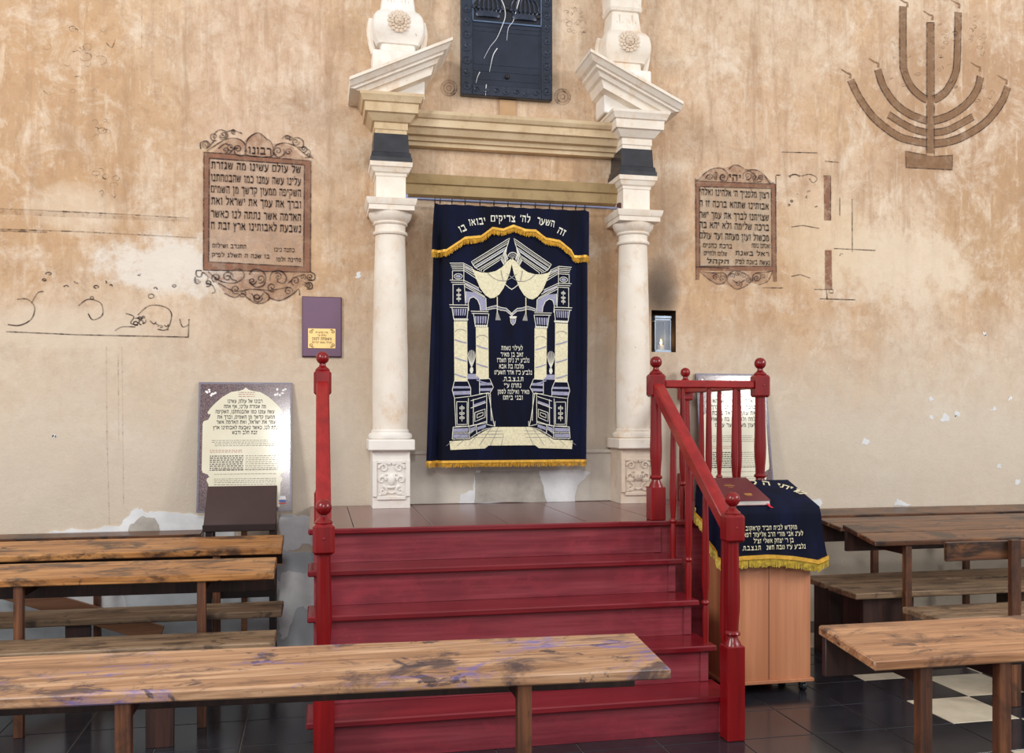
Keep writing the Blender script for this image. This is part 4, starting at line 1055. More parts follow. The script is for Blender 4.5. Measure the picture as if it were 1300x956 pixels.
for q in ([(504, 115), (540, 115), (541, 500)], [(503, 115), (503, 500)], [(502, 530), (502, 785), (396, 765), (398, 848), (632, 860), (634, 785), (541, 792), (541, 530)]): mo.ribbon(pxw(o5(q)), .007, flat, .0045)
for x, y in ((388, 15), (515, 80), (650, 20), (240, 320), (100, 375), (755, 340), (890, 405)):
    m2.ribbon(pxw(o5(smooth_path([(x-28, y-24), (x, y-6), (x+18, y+2), (x+16, y+22)]))), (.008, .02), flat, .003)
m2.build('painted_branch', 'paint_menorah', mn, smooth='flat'); mo.build('painted_outline', 'paint_dark', mn, smooth='flat')

# faded remnants of older painting
def remnant(name, label, at_px, lines, wd, mat, fills=(), fmat='paint_faint'):
    t = thing(name, label, 'mural', atY(*at_px))
    m2 = MB(); strokes(m2, lines, wd, .003); so = m2.build('painted_strokes', mat, t, smooth='flat'); so['kind'] = 'stuff'
    if fills:
        for f_ in fills: m2 = MB(); m2.fill(pxw(f_), flat, .002); m2.build('painted_strip', fmat, t, smooth='flat')
def scribble(x0, y0, x1, y1, n, r):
    out = []
    for _ in range(n):
        cx, cy_ = random.uniform(x0, x1), random.uniform(y0, y1); rr = random.uniform(.4, 1)*r
        out.append(arc(cx, cy_, rr, rr*random.uniform(.4, 1), random.uniform(0, 6), random.uniform(6.5, 9.5), 8) if random.random() < .6 else smooth_path([(cx-rr, cy_), (cx, cy_+random.uniform(-rr, rr)), (cx+rr*.6, cy_+random.uniform(-rr, rr))], 3))
    return out
remnant('painted_band', 'faded painted double band line crossing the left of the wall', (120, 300), [[(0, 265), (120, 270), (240, 277)], [(0, 291), (100, 294), (250, 302)], [(60, 268), (150, 272)], [(0, 293), (60, 295)]], .007, 'paint_line', ([(0, 266), (240, 278), (240, 282), (0, 272)],), 'paint_faint')
remnant('painted_scrollwork', 'faint dark scroll ornaments above a line on the lower left of the wall', (120, 428),
        [[(8, 421), (100, 425), (240, 428)], [(240, 405), (239, 428)], smooth_path([(10, 412), (25, 413), (40, 405), (44, 390), (35, 380), (22, 380)]), smooth_path([(40, 385), (48, 372), (55, 370)]), smooth_path([(100, 388), (112, 380), (128, 385), (130, 400), (118, 406), (112, 398)]),
         smooth_path([(146, 420), (155, 415), (172, 415)]), smooth_path([(160, 398), (170, 402), (166, 410), (175, 413)]), smooth_path([(175, 400), (190, 388), (210, 390), (218, 400), (212, 418), (200, 418)]), smooth_path([(228, 405), (232, 415), (240, 412)])]+scribble(172, 402, 186, 416, 9, 4)+scribble(195, 405, 215, 420, 5, 5)+scribble(30, 345, 230, 380, 12, 4), .007, 'paint_dark')
remnant('painted_arabesque', 'faint grey arabesque traces high on the left of the wall', (100, 130), scribble(50, 20, 150, 125, 16, 8)+scribble(110, 150, 140, 180, 8, 6)+scribble(120, 215, 148, 255, 9, 6), .005, 'paint_line')
remnant('painted_joint', 'faded vertical painted lines low on the left of the wall', (138, 660), [[(135, 440), (136, 560), (139, 665)], [(155, 440), (156, 560), (157, 640)], [(180, 0), (180, 62)], [(150, 450), (151, 560)]], .006, 'paint_faint')
remnant('painted_frame_trace', 'remnant of a painted frame with dark right edge beside the small inscription tablet', (1050, 375),
        [o4(p) for p in ([(597, 160), (597, 600)], [(597, 155), (625, 155)], [(885, 160), (930, 160), (930, 430)], [(670, 160), (720, 150), (740, 165)], [(690, 470), (760, 460), (860, 478)], [(690, 770), (745, 758), (805, 780)], [(830, 848), (945, 850), (945, 870), (920, 870), (920, 850)], [(865, 905), (1080, 912)], [(905, 850), (908, 905)], [(630, 15), (850, 20)], [(895, 70), (980, 78)], [(985, 290), (985, 400)], [(985, 645), (990, 630), (1003, 635)], [(1060, 300), (1061, 620)], [(950, 600), (1200, 612)])]+[o4(q) for q in (smooth_path([(755, 160), (800, 150), (840, 165), (845, 185), (820, 200), (800, 175)]), smooth_path([(680, 170), (700, 150), (750, 160)]))]+scribble(1000, 240, 1040, 270, 7, 2), .007, 'paint_dark',
        (o4([(888, 165), (930, 165), (930, 430), (890, 430)]), o4([(895, 610), (935, 610), (940, 850), (895, 850)])), 'paint_brown')
remnant('painted_foliage', 'faint curling leaf traces around the menorah branches', (1230, 60), scribble(1120, 50, 1170, 110, 12, 4)+scribble(1190, 30, 1215, 115, 16, 4)+scribble(1230, 15, 1250, 70, 12, 4)+scribble(1235, 110, 1265, 150, 8, 4), .005, 'paint_line')
remnant('painted_floret', 'small floral trace on the wall right of the dark plaque', (735, 45), scribble(717, 10, 748, 45, 22, 4), .004, 'paint_line')
for lab, px_, py_ in (('small painted ring rosette left of the dark plaque', 570, 112), ('small painted ring rosette right of the dark plaque', 714, 123)):
    remnant('painted_rosette', lab, (px_, py_), [arc(px_, py_, 10, 10, 0, 2*PI, 20), arc(px_, py_, 7, 7, 0, 2*PI, 18), arc(px_, py_, 3, 3, 0, 2*PI, 10)], 0.008, 'paint_line', (arc(px_, py_, 9, 9, 0, 2*PI, 20)[:-1],), 'paint_faint')

# ================================================================== PURPLE SIGN
a, b = atY(384, 452, -.02), atY(433, 378, -.02)
sg_ = thing('donor_board', 'plain purple board with a small brass dedication plate', 'sign', ((a.x+b.x)/2, 0, a.z))
m2 = MB(); m2.box(a.x, b.x, -.022, 0, a.z, b.z, .002); m2.build('board', 'purple_board', sg_)
m2 = MB(); m2.box(a.x-.003, b.x+.004, -.014, 0, a.z-.006, b.z+.004, .002); m2.build('backing', 'purple_edge', sg_)
pa, pb = atY(391, 442, -.024), atY(426, 417.5, -.024)
m2 = MB(); m2.box(pa.x, pb.x, -.026, -.021, pa.z, pb.z, .001); br = m2.build('brass_plate', 'brass_plate', sg_)
m2 = MB()
for s, y, wpx, h in (('ארון קודש זה', 422.2, 16, 2.2), ('נתרם ע״י', 425.8, 11, 2.2), ('משפחת לסמן', 430.2, 25, 3.4), ('לעילוי נשמת יקיריהם', 434.8, 25, 2.2)):
    write_px(m2, heb(s), 408.7, y, wpx, h, -.026, None, .001, .01)
m2.build('plate_lettering', 'ink', br, smooth='flat')
m2 = MB(); bx_ = lambda x, z: -.026
for cx, cy_, a0, d in ((394.5, 421, 0, 1), (423, 421, PI, -1), (394.5, 438.5, 0, -1), (423, 438.5, PI, 1)):
    for q in (spiral(cx, cy_, 2.4, 1.2, a0, d, 10), spiral(cx+(2 if cx < 400 else -2), cy_+(1.5 if cy_ > 430 else -1.5), 1.6, 1, a0, -d, 10)): m2.ribbon(pxw(q, -.026), .0035, bx_, .001)
m2.build('plate_ornament', 'ink_brown', br, smooth='flat')

# ================================================================== LEANING POSTERS
def poster(label, X0, X1, Yt, zt, Yb, zb, full):
    t = thing('prayer_poster', label, 'poster', ((X0+X1)/2, Yb, zb))
    O = Vector((X0, Yb, zb)); U = Vector((X1-X0, 0, 0)); Vv = Vector((0, Yt-Yb, zt-zb)); N = U.cross(Vv).normalized()
    if N.y > 0: N = -N
    P = lambda u, v, off=0: O+U*u+Vv*v+N*off
    th = .012
    m2 = MB(); m2.hexa([P(0, 0), P(1, 0), P(1, 0, -th), P(0, 0, -th), P(0, 1), P(1, 1), P(1, 1, -th), P(0, 1, -th)], .001); m2.build('board', 'poster_edge', t)
    m2 = MB(); m2.hexa([P(.02, .015, .002), P(.98, .015, .002), P(.98, .015), P(.02, .015), P(.02, .985, .002), P(.98, .985, .002), P(.98, .985), P(.02, .985)]); m2.build('border', 'poster_border', t)
    nn = lambda x, y: ((x-12)/660, (935-y)/915)
    half = [(340, 58), (322, 74), (295, 82), (240, 90), (180, 125), (130, 170), (92, 212), (76, 238), (82, 250), (98, 248), (95, 265), (82, 288), (50, 300), (44, 320), (44, 640), (52, 660), (85, 672), (98, 690), (82, 700), (78, 715), (92, 740), (96, 905)]
    pts = [nn(x, y) for x, y in half]; pts = pts+[(1-u, v) for u, v in reversed(pts[1:])]
    m2 = MB(); m2.face([P(u, v, .003) for u, v in pts]); m2.build('paper_panel', 'poster_paper', t, smooth='flat')
    m2 = MB()
    wU, wV = U.length, Vv.length
    def wl(mb, s, x0, x1, y, h, wt=.012):
        (u0, v0), (u1, _) = nn(x0, y), nn(x1, y); um = (u0+u1)/2; hh = h/915
        write(mb, heb(s), lambda a, b: P(um+a/wU, v0+b/wV-hh/2, .0042), (u1-u0)*wU, hh*wV, wt)
    if full:
        TX_ = (('רבונו של עולם, עשינו', 215, 460, 157), ('מה שגזרת עלינו, אף אתה', 190, 485, 195), ('עשה עמנו כמו שהבטחתנו, השקיפה', 132, 545, 232), ('ממעון קדשך מן השמים, וברך את', 145, 550, 270), ('עמך את ישראל, ואת האדמה אשר', 140, 555, 306), ('נתת לנו, כאשר נשבעת לאבותינו ארץ', 115, 570, 345), ('זבת חלב ודבש', 250, 425, 380))
    else:
        TX_ = (('יהי רצון מלפניך ה׳ אלהינו', 190, 490, 165), ('ואלהי אבותינו שתהא', 150, 540, 205), ('ברכה זו שצויתנו לברך', 135, 550, 245), ('את עמך ישראל ברכה', 140, 550, 285), ('שלמה ולא יהא בה מכשול', 120, 570, 325), ('ועון מעתה ועד עולם', 160, 530, 365))
    for s, x0, x1, y in TX_: wl(m2, s, x0, x1, y, 24)
    m2.build('poster_lettering', 'ink', t, smooth='flat')
    # small print, legible only as broken lines
    def dashes(mb, x0, x1, y, h):
        x = x0
        while x < x1:
            wd = random.uniform(8, 26); (u0, v0), (u1, v1) = nn(x, y+h/2), nn(min(x+wd, x1), y-h/2)
            mb.face([P(u0, v0, .0042), P(u1, v0, .0042), P(u1, v1, .0042), P(u0, v1, .0042)]); x += wd+6
    m2 = MB()
    for y in (435, 447, 460, 472): dashes(m2, 110+(y % 3)*20, 560-(y % 4)*20, y, 3)
    for y in (640, 672, 705, 718, 730, 745): dashes(m2, 130, 560, y, 3)
    for y in range(545, 650, 14): dashes(m2, 345, 575, y, 3)
    m2.build('small_print', 'ink_grey', t, smooth='flat')['kind'] = 'stuff'
    m2 = MB()
    for y in range(545, 645, 14): dashes(m2, 98, 330, y, 6)
    m2.build('bold_print', 'ink', t, smooth='flat')
    m2 = MB()
    for y in (93, 107, 122): dashes(m2, 290, 405, y, 4)
    for y in (505, 517): dashes(m2, 98, 320, y, 4)
    m2.build('red_print', 'ink_pink', t, smooth='flat')
    m2 = MB()
    for sx in (1, -1):
        for k in range(11):
            x, y = 60+random.uniform(0, 85), 62+random.uniform(0, 60)
            if (x-60)-(y-62) > 75 or (y-62) > (x-60)+28: continue
            u, v = nn(x, y); u = u if sx > 0 else 1-u
            m2.face([P(u+.014*math.cos(a)*random.uniform(.5, 1.3), v+.010*math.sin(a)*random.uniform(.5, 1.3), .0035+k*.00003) for a in [2*PI*i/8 for i in range(8)]])
    m2.build('white_flower', 'white_ink', t, smooth='flat')
    if full:
        for nm, y0, y1, mt in (('emblem_blue', 858, 872, 'logo_blue'), ('emblem_red', 876, 886, 'logo_red'), ('emblem_crown', 830, 856, 'white_ink')):
            m2 = MB(); (u0, v0), (u1, v1) = nn(582, y1), nn(632, y0)
            m2.face([P(u0, v0, .0036), P(u1, v0, .0036), P((u0+u1)/2+.03, v1, .0036), P((u0+u1)/2-.03, v1, .0036)] if 'crown' in nm else [P(u0, v0, .0036), P(u1, v0, .0036), P(u1, v1, .0036), P(u0, v1, .0036)])
            m2.build(nm, mt, t, smooth='flat')
    return t
lt, lb = atY(252.5, 485, -.016), atY(250, 651, -.15)
rt = atY(371, 485, -.016)
poster('framed prayer poster with ornate purple border leaning on the left of the wall', lt.x, rt.x, -.016, lt.z, -.15, lb.z, True)
rt_, rbx = atY(879.5, 474, -.016), atY(970.5, 474, -.016)
poster('framed prayer poster with ornate border leaning behind the red railing and the lectern', rt_.x+.022, rbx.x+.01, -.016, rt_.z, -.165, .8135, False)

# ================================================================== LANTERN IN THE NICHE
lx0, lx1 = atY(831.5, 420, .04).x, atY(851, 420, .04).x
lz0, lz1 = NZ0, atY(842, 401, .04).z
ly0, ly1 = .035, .15
ln = thing('glass_lantern', 'small glass lantern with a lit candle in the wall niche', 'lantern', ((lx0+lx1)/2, .09, lz0))
m2 = MB(); m2.box(lx0-.004, lx1+.004, ly0-.006, ly1, lz0, lz0+.018, .002); m2.build('base', 'lantern_metal', ln)
m2 = MB(); m2.box(lx0-.006, lx1+.006, ly0-.008, ly1, lz1-.02, lz1, .003); m2.box(lx0, lx1, ly0, ly1, lz1-.032, lz1-.02); m2.build('roof', 'lantern_metal', ln)
for x in (lx0, lx1):
    for y in (ly0, ly1-.006):
        m2 = MB(); m2.box(x-.003, x+.003, y, y+.006, lz0+.018, lz1-.032); m2.build('corner_post', 'lantern_metal', ln)
m2 = MB(); m2.box(lx0+.003, lx1-.003, ly0+.001, ly0+.003, lz0+.018, lz1-.032); m2.build('glass_pane', 'glass', ln)
cx = atY(839.5, 440, .08).x
m2 = MB(); m2.lathe(cx, .085, [(.02, lz0+.018), (.022, lz0+.024), (.022, lz0+.055), (.002, lz0+.056)], 16); cd = m2.build('candle', 'wax', ln)
m2 = MB(); m2.lathe(cx, .085, [(.002, lz0+.056), (.007, lz0+.066), (.008, lz0+.074), (.004, lz0+.088), (.0005, lz0+.1)], 12); m2.build('flame', 'flame', cd)
l = bpy.data.lights.new('candle_light', 'POINT'); l.energy = .35; l.color = (1, .6, .25); l.shadow_soft_size = .02
o = bpy.data.objects.new('candle_light', l); COL.objects.link(o); o.location = (cx, .06, lz0+.1)

# ================================================================== LECTERN
LX0, LX1, LYF, LYB = 2.10, 2.585, -1.575, -1.275
lec = thing('lectern', 'plain light wood lectern cabinet on casters beside the red stairs', 'lectern', ((LX0+LX1)/2, (LYF+LYB)/2, 0))
zf, zb_ = .985, 1.105
m2 = MB(); m2.hexa([(LX0, LYF, .075), (LX1, LYF, .075), (LX1, LYB, .075), (LX0, LYB, .075), (LX0, LYF, zf-.02), (LX1, LYF, zf-.02), (LX1, LYB, zb_-.02), (LX0, LYB, zb_-.02)], .002); m2.build('cabinet', 'lectern_wood', lec)
m2 = MB(); m2.box(LX0-.012, LX1+.014, LYF-.014, LYB, .058, .076, .002); m2.build('plinth_board', 'lectern_wood', lec)
m2 = MB(); m2.box((LX0+LX1)/2-.001, (LX0+LX1)/2+.001, LYF-.0015, LYF, .08, zf-.03); m2.build('panel_joint', 'support_dark', lec)
m2 = MB(); m2.hexa([(LX0-.02, LYF-.02, zf-.02), (LX1+.02, LYF-.02, zf-.02), (LX1+.02, LYB+.008, zb_-.02), (LX0-.02, LYB+.008, zb_-.02), (LX0-.02, LYF-.02, zf), (LX1+.02, LYF-.02, zf), (LX1+.02, LYB+.008, zb_), (LX0-.02, LYB+.008, zb_)], .002); m2.build('sloped_top', 'lectern_wood', lec)
for x in (LX0+.05, LX1-.03):
    for y in (LYF+.03, LYB-.04):
        m2 = MB(); m2.rings([[(x+dx, y+.025*math.cos(a), .025+.025*math.sin(a)) for a in [2*PI*i/14 for i in range(14)]] for dx in (-.011, .011)]); cs = m2.build('caster', 'caster_black', lec)
        m2 = MB(); m2.box(x-.015, x+.015, y-.012, y+.012, .04, .058, .002); m2.box(x-.0165, x-.0125, y-.012, y+.012, .02, .05); m2.box(x+.0125, x+.0165, y-.012, y+.012, .02, .05); m2.build('caster_bracket', 'chrome', cs)
# cloth over it
CX0, CX1, CF, CB = LX0-.03, LX1+.035, LYF-.03, LYB+.011
czf, czb = zf+.006, zb_+.006
lc = thing('lectern_cloth', 'navy velvet cloth with gold fringe and Hebrew lettering draped over the lectern', 'cloth', ((CX0+CX1)/2, CF, .72))
def ctop(x, y): return czf+(czb-czf)*(y-CF)/(CB-CF)
m2 = MB()
per = []   # perimeter: left side from back to front, along the front, right side to the back
nS, nF = 14, 26
for i in range(nS): per.append((CX0, CB+(CF-CB)*i/nS, -1, 0))
for i in range(nF): per.append((CX0+(CX1-CX0)*i/nF, CF, 0, -1))
for i in range(nS+1): per.append((CX1, CF+(CB-CF)*i/nS, 1, 0))
def drop(i):
    if i < nS: return .15+.14*(i/nS)**1.2
    if i < nS+nF: t = (i-nS)/nF; return .272-.025*math.sin(PI*t)+.03*t
    t = (i-nS-nF)/nS; return .275-.12*t
top = [m2.bm.verts.new((x, y, ctop(x, y)+.004)) for x, y, _, _ in per]
m2.bm.faces.new(list(reversed(top)))
rows = [top]; edge = []
for k in range(1, 9):
    row = []
    for i, (x, y, nx, ny_) in enumerate(per):
        t = k/8; wv = .012*math.sin(i*.9+.5)*t; fl_ = .006+.022*t*t
        if i == nS: nx, ny_ = -.7, -.7
        if i == nS+nF: nx, ny_ = .8, -.6; fl_ += .025*t
        if ny_ == 0 and y > CB-.03: fl_ = min(fl_, .012); wv = 0
        p = (x+nx*(fl_+wv), y+ny_*(fl_+wv*.5), ctop(x, y)-drop(i)*t); row.append(m2.bm.verts.new(p))
        if k == 8: edge.append(Vector(p))
    for i in range(len(per)-1): m2.bm.faces.new((rows[-1][i], rows[-1][i+1], row[i+1], row[i]))
    rows.append(row)
m2.build('cloth', 'velvet', lc, angle=70)
m3 = MB(); mb4 = MB()
P = []
for a, b in zip(edge, edge[1:]):
    n = max(1, int((b-a).length/.005)); P += [a+(b-a)*i/n for i in range(n)]
for p in P:
    h = .042*random.uniform(.85, 1.12); r = .0032; dx = random.uniform(-.004, .004)
    m3.rings([[(p.x-r, p.y, p.z+.008), (p.x, p.y-r*1.6, p.z+.008), (p.x+r, p.y, p.z+.008), (p.x, p.y+r, p.z+.008)], [(p.x+dx-r, p.y, p.z-h), (p.x+dx, p.y-r*1.6, p.z-h), (p.x+dx+r, p.y, p.z-h), (p.x+dx, p.y+r, p.z-h)]])
f_ = m3.build('fringe', 'yellow_fringe', lc); f_['kind'] = 'stuff'
mb4.rings([[(p.x, p.y-.009, p.z+.02), (p.x, p.y-.010, p.z), (p.x, p.y+.006, p.z), (p.x, p.y+.006, p.z+.02)] for p in P]); mb4.build('fringe_braid', 'gold_braid', lc)
m2 = MB()
for s, zx0, zx1, zy in (('מוקדש לבית חב״ד קראקוב', 490, 935, 523), ('לע״נ אבי מורי הרב אליעזר דפא', 470, 985, 578), ('בן ר׳ יצחק אשלי זצ״ל', 555, 900, 633), ('נלב״ע ע״ז טבת תשנ   ת.נ.צ.ב.ה.', 455, 1000, 690)):
    xa, xb, yy = 875+zx0/6.83, 875+zx1/6.83, 595+zy/6.83
    c = atY((xa+xb)/2, yy, CF-.02); wd = atY(xb, yy, CF-.02).x-atY(xa, yy, CF-.02).x
    write(m2, heb(s), lambda u, v: (c.x+u, CF-.0075-.022*min(1, max(0, (czf-c.z-v)/.25))**2-.010, c.z+v-.005), wd, .022, .012)
m2.build('front_lettering', 'gold_braid' if False else 'cream_thread', lc, smooth='flat')
m2 = MB(); wordc = (CX0+.5*(CX1-CX0), -1.62)
txt = 'שויתי ה לנגדי תמיד'
n = len(txt); R0 = .22
for i, ch in enumerate(txt):
    if ch == ' ': continue
    a = math.radians(22+ (136)*i/(n-1)); bx2, by2 = (CX0+CX1)/2+.03+R0*1.0*math.cos(a), -1.52+.19*math.sin(a)
    ca, sa = math.cos(a-PI/2), math.sin(a-PI/2)
    V, Pp, wd = text_mesh(ch, .014)
    write(m2, ch, lambda u, v: (lambda X, Y: (X, Y, ctop(X, Y)+.008))(bx2+u*ca-v*sa, by2+u*sa+v*ca), wd*.06, .055, .014)
m2.build('top_lettering', 'cream_thread', lc, smooth='flat')
# book
def on_top(px, py, lift=.0): 
    # intersect the pixel ray with the sloped cloth
    r = Vector(ray(px, py)); o_ = Vector((0, -D, H)); sl = (czb-czf)/(CB-CF)
    k = (czf+sl*(o_.y-CF)+lift-o_.z)/(r.z-sl*r.y); return o_+r*k
fr_, brr = on_top(980, 645), on_top(947, 615)
bw, bd, bt = .30, .29, .028
bk = thing('prayer_book', 'closed maroon prayer book with gilt stamping lying on the lectern cloth', 'book', (fr_.x-bw/2, fr_.y+bd/2, ctop(0, fr_.y)))
def BP(u, v, w_): X, Y = fr_.x-bw+u*bw, fr_.y+.012+v*bd; return (X, Y, ctop(X, Y)+.0085+w_)
def slab(u0, u1, v0, v1, w0, w1, bev=0):
    m2 = MB(); m2.hexa([BP(u0, v0, w0), BP(u1, v0, w0), BP(u1, v1, w0), BP(u0, v1, w0), BP(u0, v0, w1), BP(u1, v0, w1), BP(u1, v1, w1), BP(u0, v1, w1)], bev); return m2
slab(0, 1, 0, 1, 0, .003, .001).build('back_cover', 'maroon_leather', bk); cov = slab(0, 1, 0, 1, bt-.003, bt, .001).build('front_cover', 'maroon_leather', bk)
slab(.02, .985, .015, .985, .003, bt-.003).build('pages', 'page_edge', bk); slab(.0, .02, 0, 1, 0, bt, .002).build('spine', 'maroon_leather', bk)
m2 = MB()
for (u0, u1, v0, v1) in ((.62, .76, .22, .3), (.64, .74, .19, .21), (.4, .6, .62, .65), (.43, .57, .68, .7), (.45, .55, .56, .58)): m2.face([BP(u0, v0, bt+.0006), BP(u1, v0, bt+.0006), BP(u1, v1, bt+.0006), BP(u0, v1, bt+.0006)])
m2.build('gilt_stamp', 'gilt', cov, smooth='flat')
m2 = MB(); rgs = []
for i in range(5):
    X, Y = fr_.x-.02+i*.003, fr_.y+.011-.008*i; zz = ctop(X, Y)+.0105+.008*max(0, 1-i/2)
    rgs.append([(X-.006, Y, zz), (X+.006, Y, zz), (X+.006, Y, zz+.0015), (X-.006, Y, zz+.0015)])
m2.rings(rgs)
m2.build('bookmark_ribbon', 'ribbon_red', bk)

# ================================================================== BROWN READING STAND (left)
f0, f1 = atY(258, 668, -.42), atY(350, 668, -.42); b0_, b1_ = atY(270, 617, -.2), atY(356, 616, -.2)
sx0, sx1 = f0.x, f1.x
sd = thing('reading_stand', 'small dark brown reading stand with sloped top before the left poster', 'stand', ((sx0+sx1)/2, -.3, 0))
m2 = MB(); m2.hexa([(sx0, -.42, f0.z-.022), (sx1, -.42, f0.z-.022), (sx1, -.2, b0_.z-.022), (sx0, -.2, b0_.z-.022), (sx0, -.42, f0.z), (sx1, -.42, f0.z), (sx1, -.2, b0_.z), (sx0, -.2, b0_.z)], .003); m2.build('sloped_top', 'stand_brown', sd)
m2 = MB(); m2.box(sx0-.004, sx1+.004, -.432, -.415, f0.z-.035, f0.z+.006, .003); m2.build('book_ledge', 'stand_edge', sd)
for x in (sx0+.03, sx1-.02):
    for y in (-.4, -.23):
        m2 = MB(); m2.box(x-.018, x+.018, y-.015, y+.015, 0, f0.z-.02+(b0_.z-f0.z)*(y+.42)/.22-.004); m2.build('leg', 'stand_edge', sd)
for z in (.14, .4):
    m2 = MB(); m2.box(sx0+.012, sx1-.002, -.41, -.39, z, z+.05, .002); m2.build('stretcher', 'stand_edge', sd)
m2 = MB(); m2.box(sx0+.2, sx0+.235, -.24, -.215, 0, .95); m2.build('centre_post', 'brace_wood', sd)

# ================================================================== PEWS
def desk(label, x0, x1, Yb, zb, Yf, zf, mat, posts, group, skew=0.0, board=True, th=.028, edge_mat=None, nplank=2, brace=None):
    """long pew desk: sloping planks, a hanging board under the far edge, posts under the near edge. skew: dY per metre along x"""
    t = thing('pew_desk', label, 'desk', ((x0+x1)/2, (Yb+Yf)/2, 0), group)
    xr = x1 if skew <= 0 else x0
    S = lambda x: skew*(x-SREF)
    SREF = x1 if x1 < 2 else x0
    for k in range(nplank):
        a, b = k/nplank+(.004 if k else 0), (k+1)/nplank-(.004 if k < nplank-1 else 0)
        ya, za, yb2, zb2 = Yb+(Yf-Yb)*a, zb+(zf-zb)*a, Yb+(Yf-Yb)*b, zb+(zf-zb)*b
        m2 = MB(); m2.hexa([(x0, yb2+S(x0), zb2-th), (x1, yb2+S(x1), zb2-th), (x1, ya+S(x1), za-th), (x0, ya+S(x0), za-th), (x0, yb2+S(x0), zb2), (x1, yb2+S(x1), zb2), (x1, ya+S(x1), za), (x0, ya+S(x0), za)], .005); m2.build('plank', mat, t)
    if board:
        m2 = MB(); xa, xb = x0+.01, x1-.01
        m2.hexa([(xa, Yb-.03+S(xa), zb-th-.13), (xb, Yb-.03+S(xb), zb-th-.13), (xb, Yb-.006+S(xb), zb-th-.13), (xa, Yb-.006+S(xa), zb-th-.13), (xa, Yb-.03+S(xa), zb-th-.003), (xb, Yb-.03+S(xb), zb-th-.003), (xb, Yb-.006+S(xb), zb-th-.001), (xa, Yb-.006+S(xa), zb-th-.001)], .002); m2.build('hanging_board', 'support_dark', t)
    for x in posts:
        y = Yf+.03+S(x); m2 = MB(); m2.box(x-.02, x+.02, y-.016, y+.02, 0, zf-th+.002, .002); m2.build('post', 'post_wood', t)
        y2 = Yb-.032+S(x); zm = zf-th-.006
        m2 = MB(); m2.box(x-.014, x+.014, y+.02, y2, zm-.05, zm, .002); m2.build('bearer', 'support_dark', t)
    if brace:
        p, q = brace; m2 = MB(); d = Vector((q[0]-p[0], 0, q[2]-p[2])).normalized(); nrm = Vector((-d.z, 0, d.x))*.055; yv = Vector((0, .012, 0)); p, q = Vector(p), Vector(q)
        m2.hexa([p-nrm-yv, q-nrm-yv, q-nrm+yv, p-nrm+yv, p+nrm-yv, q+nrm-yv, q+nrm+yv, p+nrm+yv], .002); m2.build('diagonal_brace', 'brace_wood', t)
    return t
def bench(label, x0, x1, Yb, Yf, z, mat, sup, group, skew=0.0, back=None, th=.035):
    t = thing('pew_bench', label, 'bench', ((x0+x1)/2, (Yb+Yf)/2, 0), group)
    SREF = x1 if x1 < 2 else x0
    S = lambda x: skew*(x-SREF)
    m2 = MB(); m2.hexa([(x0, Yf+S(x0), z-th), (x1, Yf+S(x1), z-th), (x1, Yb+S(x1), z-th), (x0, Yb+S(x0), z-th), (x0, Yf+S(x0), z), (x1, Yf+S(x1), z), (x1, Yb+S(x1), z), (x0, Yb+S(x0), z)], .005); m2.build('seat_plank', mat, t)
    for xa, xb in sup:
        m2 = MB(); yf, yb = Yf+.05+S(xa), Yb-.03+S(xa); h = z-th-.001
        m2.box(xa, xb, yf, yf+.022, .0, h, .002); m2.box(xa, xa+.022, yf+.024, yb, .0, h, .002)
        m2.build('support_box', 'support_dark', t)
    if back:
        bx0, z0, z1, pxs = back
        m2 = MB(); m2.box(bx0, x1, Yf+.002, Yf+.026, z0, z1, .003); m2.build('back_board', 'pew_dark', t)
        for x in pxs:
            m2 = MB(); m2.box(x-.028, x+.028, Yf-.032, Yf, 0, z1+.008, .003); m2.build('back_post', 'post_wood', t)
    return t
gL, gR = 'pews left of the stairs', 'pews right of the stairs'
XE = -2.7
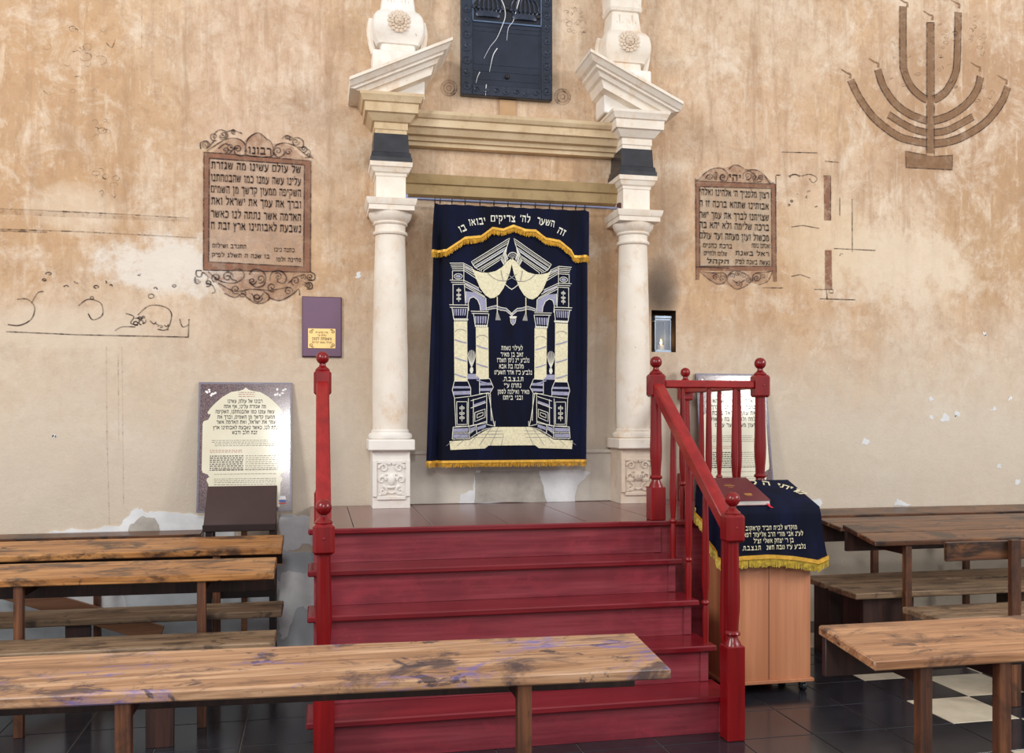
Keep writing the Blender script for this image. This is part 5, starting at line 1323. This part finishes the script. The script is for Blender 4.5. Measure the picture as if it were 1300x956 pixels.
# left block
desk('narrow dark ledge fixed to the wall behind the left pews', XE, atY(258, 677, -.05).x, -.012, .765, -.17, .755, 'pew_dark', [XE+.4, -1.3], gL, board=False, nplank=1,
     brace=(tuple(atY(-30, 738, -.2)), tuple(atY(205, 806, -.2))))
desk('golden wooden pew desk nearest the wall left of the stairs', XE, -.195, -.51, .782, -.83, .748, 'pew_gold', [-1.75, atY(275, 760, -.8).x], gL, nplank=1, th=.036)
bench('low grey-brown pew seat in front of the far left desk', XE, -.185, -.85, -1.12, .46, 'pew_seat', [(-1.72, -1.6), (-1.25, -1.13)], gL)
desk('golden wooden pew desk in the second row left of the stairs', XE, -.205, -1.235, .758, -1.54, .73, 'pew_gold', [atY(22, 760, -1.5).x, atY(256, 760, -1.5).x], gL, -.03, nplank=1, th=.036)
bench('low grey-brown pew seat in the second row left of the stairs', XE, -.19, -1.56, -1.82, .46, 'pew_seat', [(-1.72, -1.6), (-.75, -.63)], gL, -.03)
# front row, both sides of the aisle
desk('worn front pew desk with dark stains and blue patches before the stairs', -1.6, .985, -3.31, .788, -3.62, .757, 'pew_front', [-.5, atY(668, 860, -3.6).x], 'front row of pew desks', -.05, nplank=1, th=.032)
desk('worn front pew desk with dark stains in the lower right corner', 1.6, 4.2, -3.35, .793, -3.665, .757, 'pew_right', [atY(1163, 860, -3.6).x, atY(1262, 860, -3.6).x], 'front row of pew desks', 0, nplank=1, th=.032)
# right block
desk('dark wooden ledge desk fixed along the wall behind the right pews', 2.60, 7.0, -.012, .81, -.24, .785, 'pew_dark', [3.3, 4.6], gR, board=False, nplank=1)
bench('low pew seat nearest the wall right of the lectern', 3.02, 7.0, -.70, -.97, .46, 'pew_seat', [(3.09, 3.3), (4.5, 4.8)], gR)
desk('dark wooden pew desk in the second row right of the lectern', 3.30, 7.0, -.40, .788, -.70, .758, 'pew_dark', [3.56, 5.2], gR)
bench('low pew seat in the second row right of the lectern', 3.01, 7.0, -1.03, -1.325, .46, 'pew_seat', [(3.09, 3.42), (4.15, 4.45)], gR)
desk('wide dark wooden pew desk in the third row right of the lectern', 3.10, 7.0, -1.04, .822, -1.38, .762, 'pew_dark', [atY(1156, 740, -1.38).x, 4.9], gR)
bench('pew bench with a low backrest board in the third row on the right', atY(1151, 775, -1.74).x, 7.0, -1.70, -2.0, .46, 'pew_seat', [(3.7, 4.0)], gR, 0,
      (atY(1204, 700, -2.01).x, .745, .84, [atY(1287, 740, -2.01).x, atY(1287, 740, -2.01).x+1.2]))
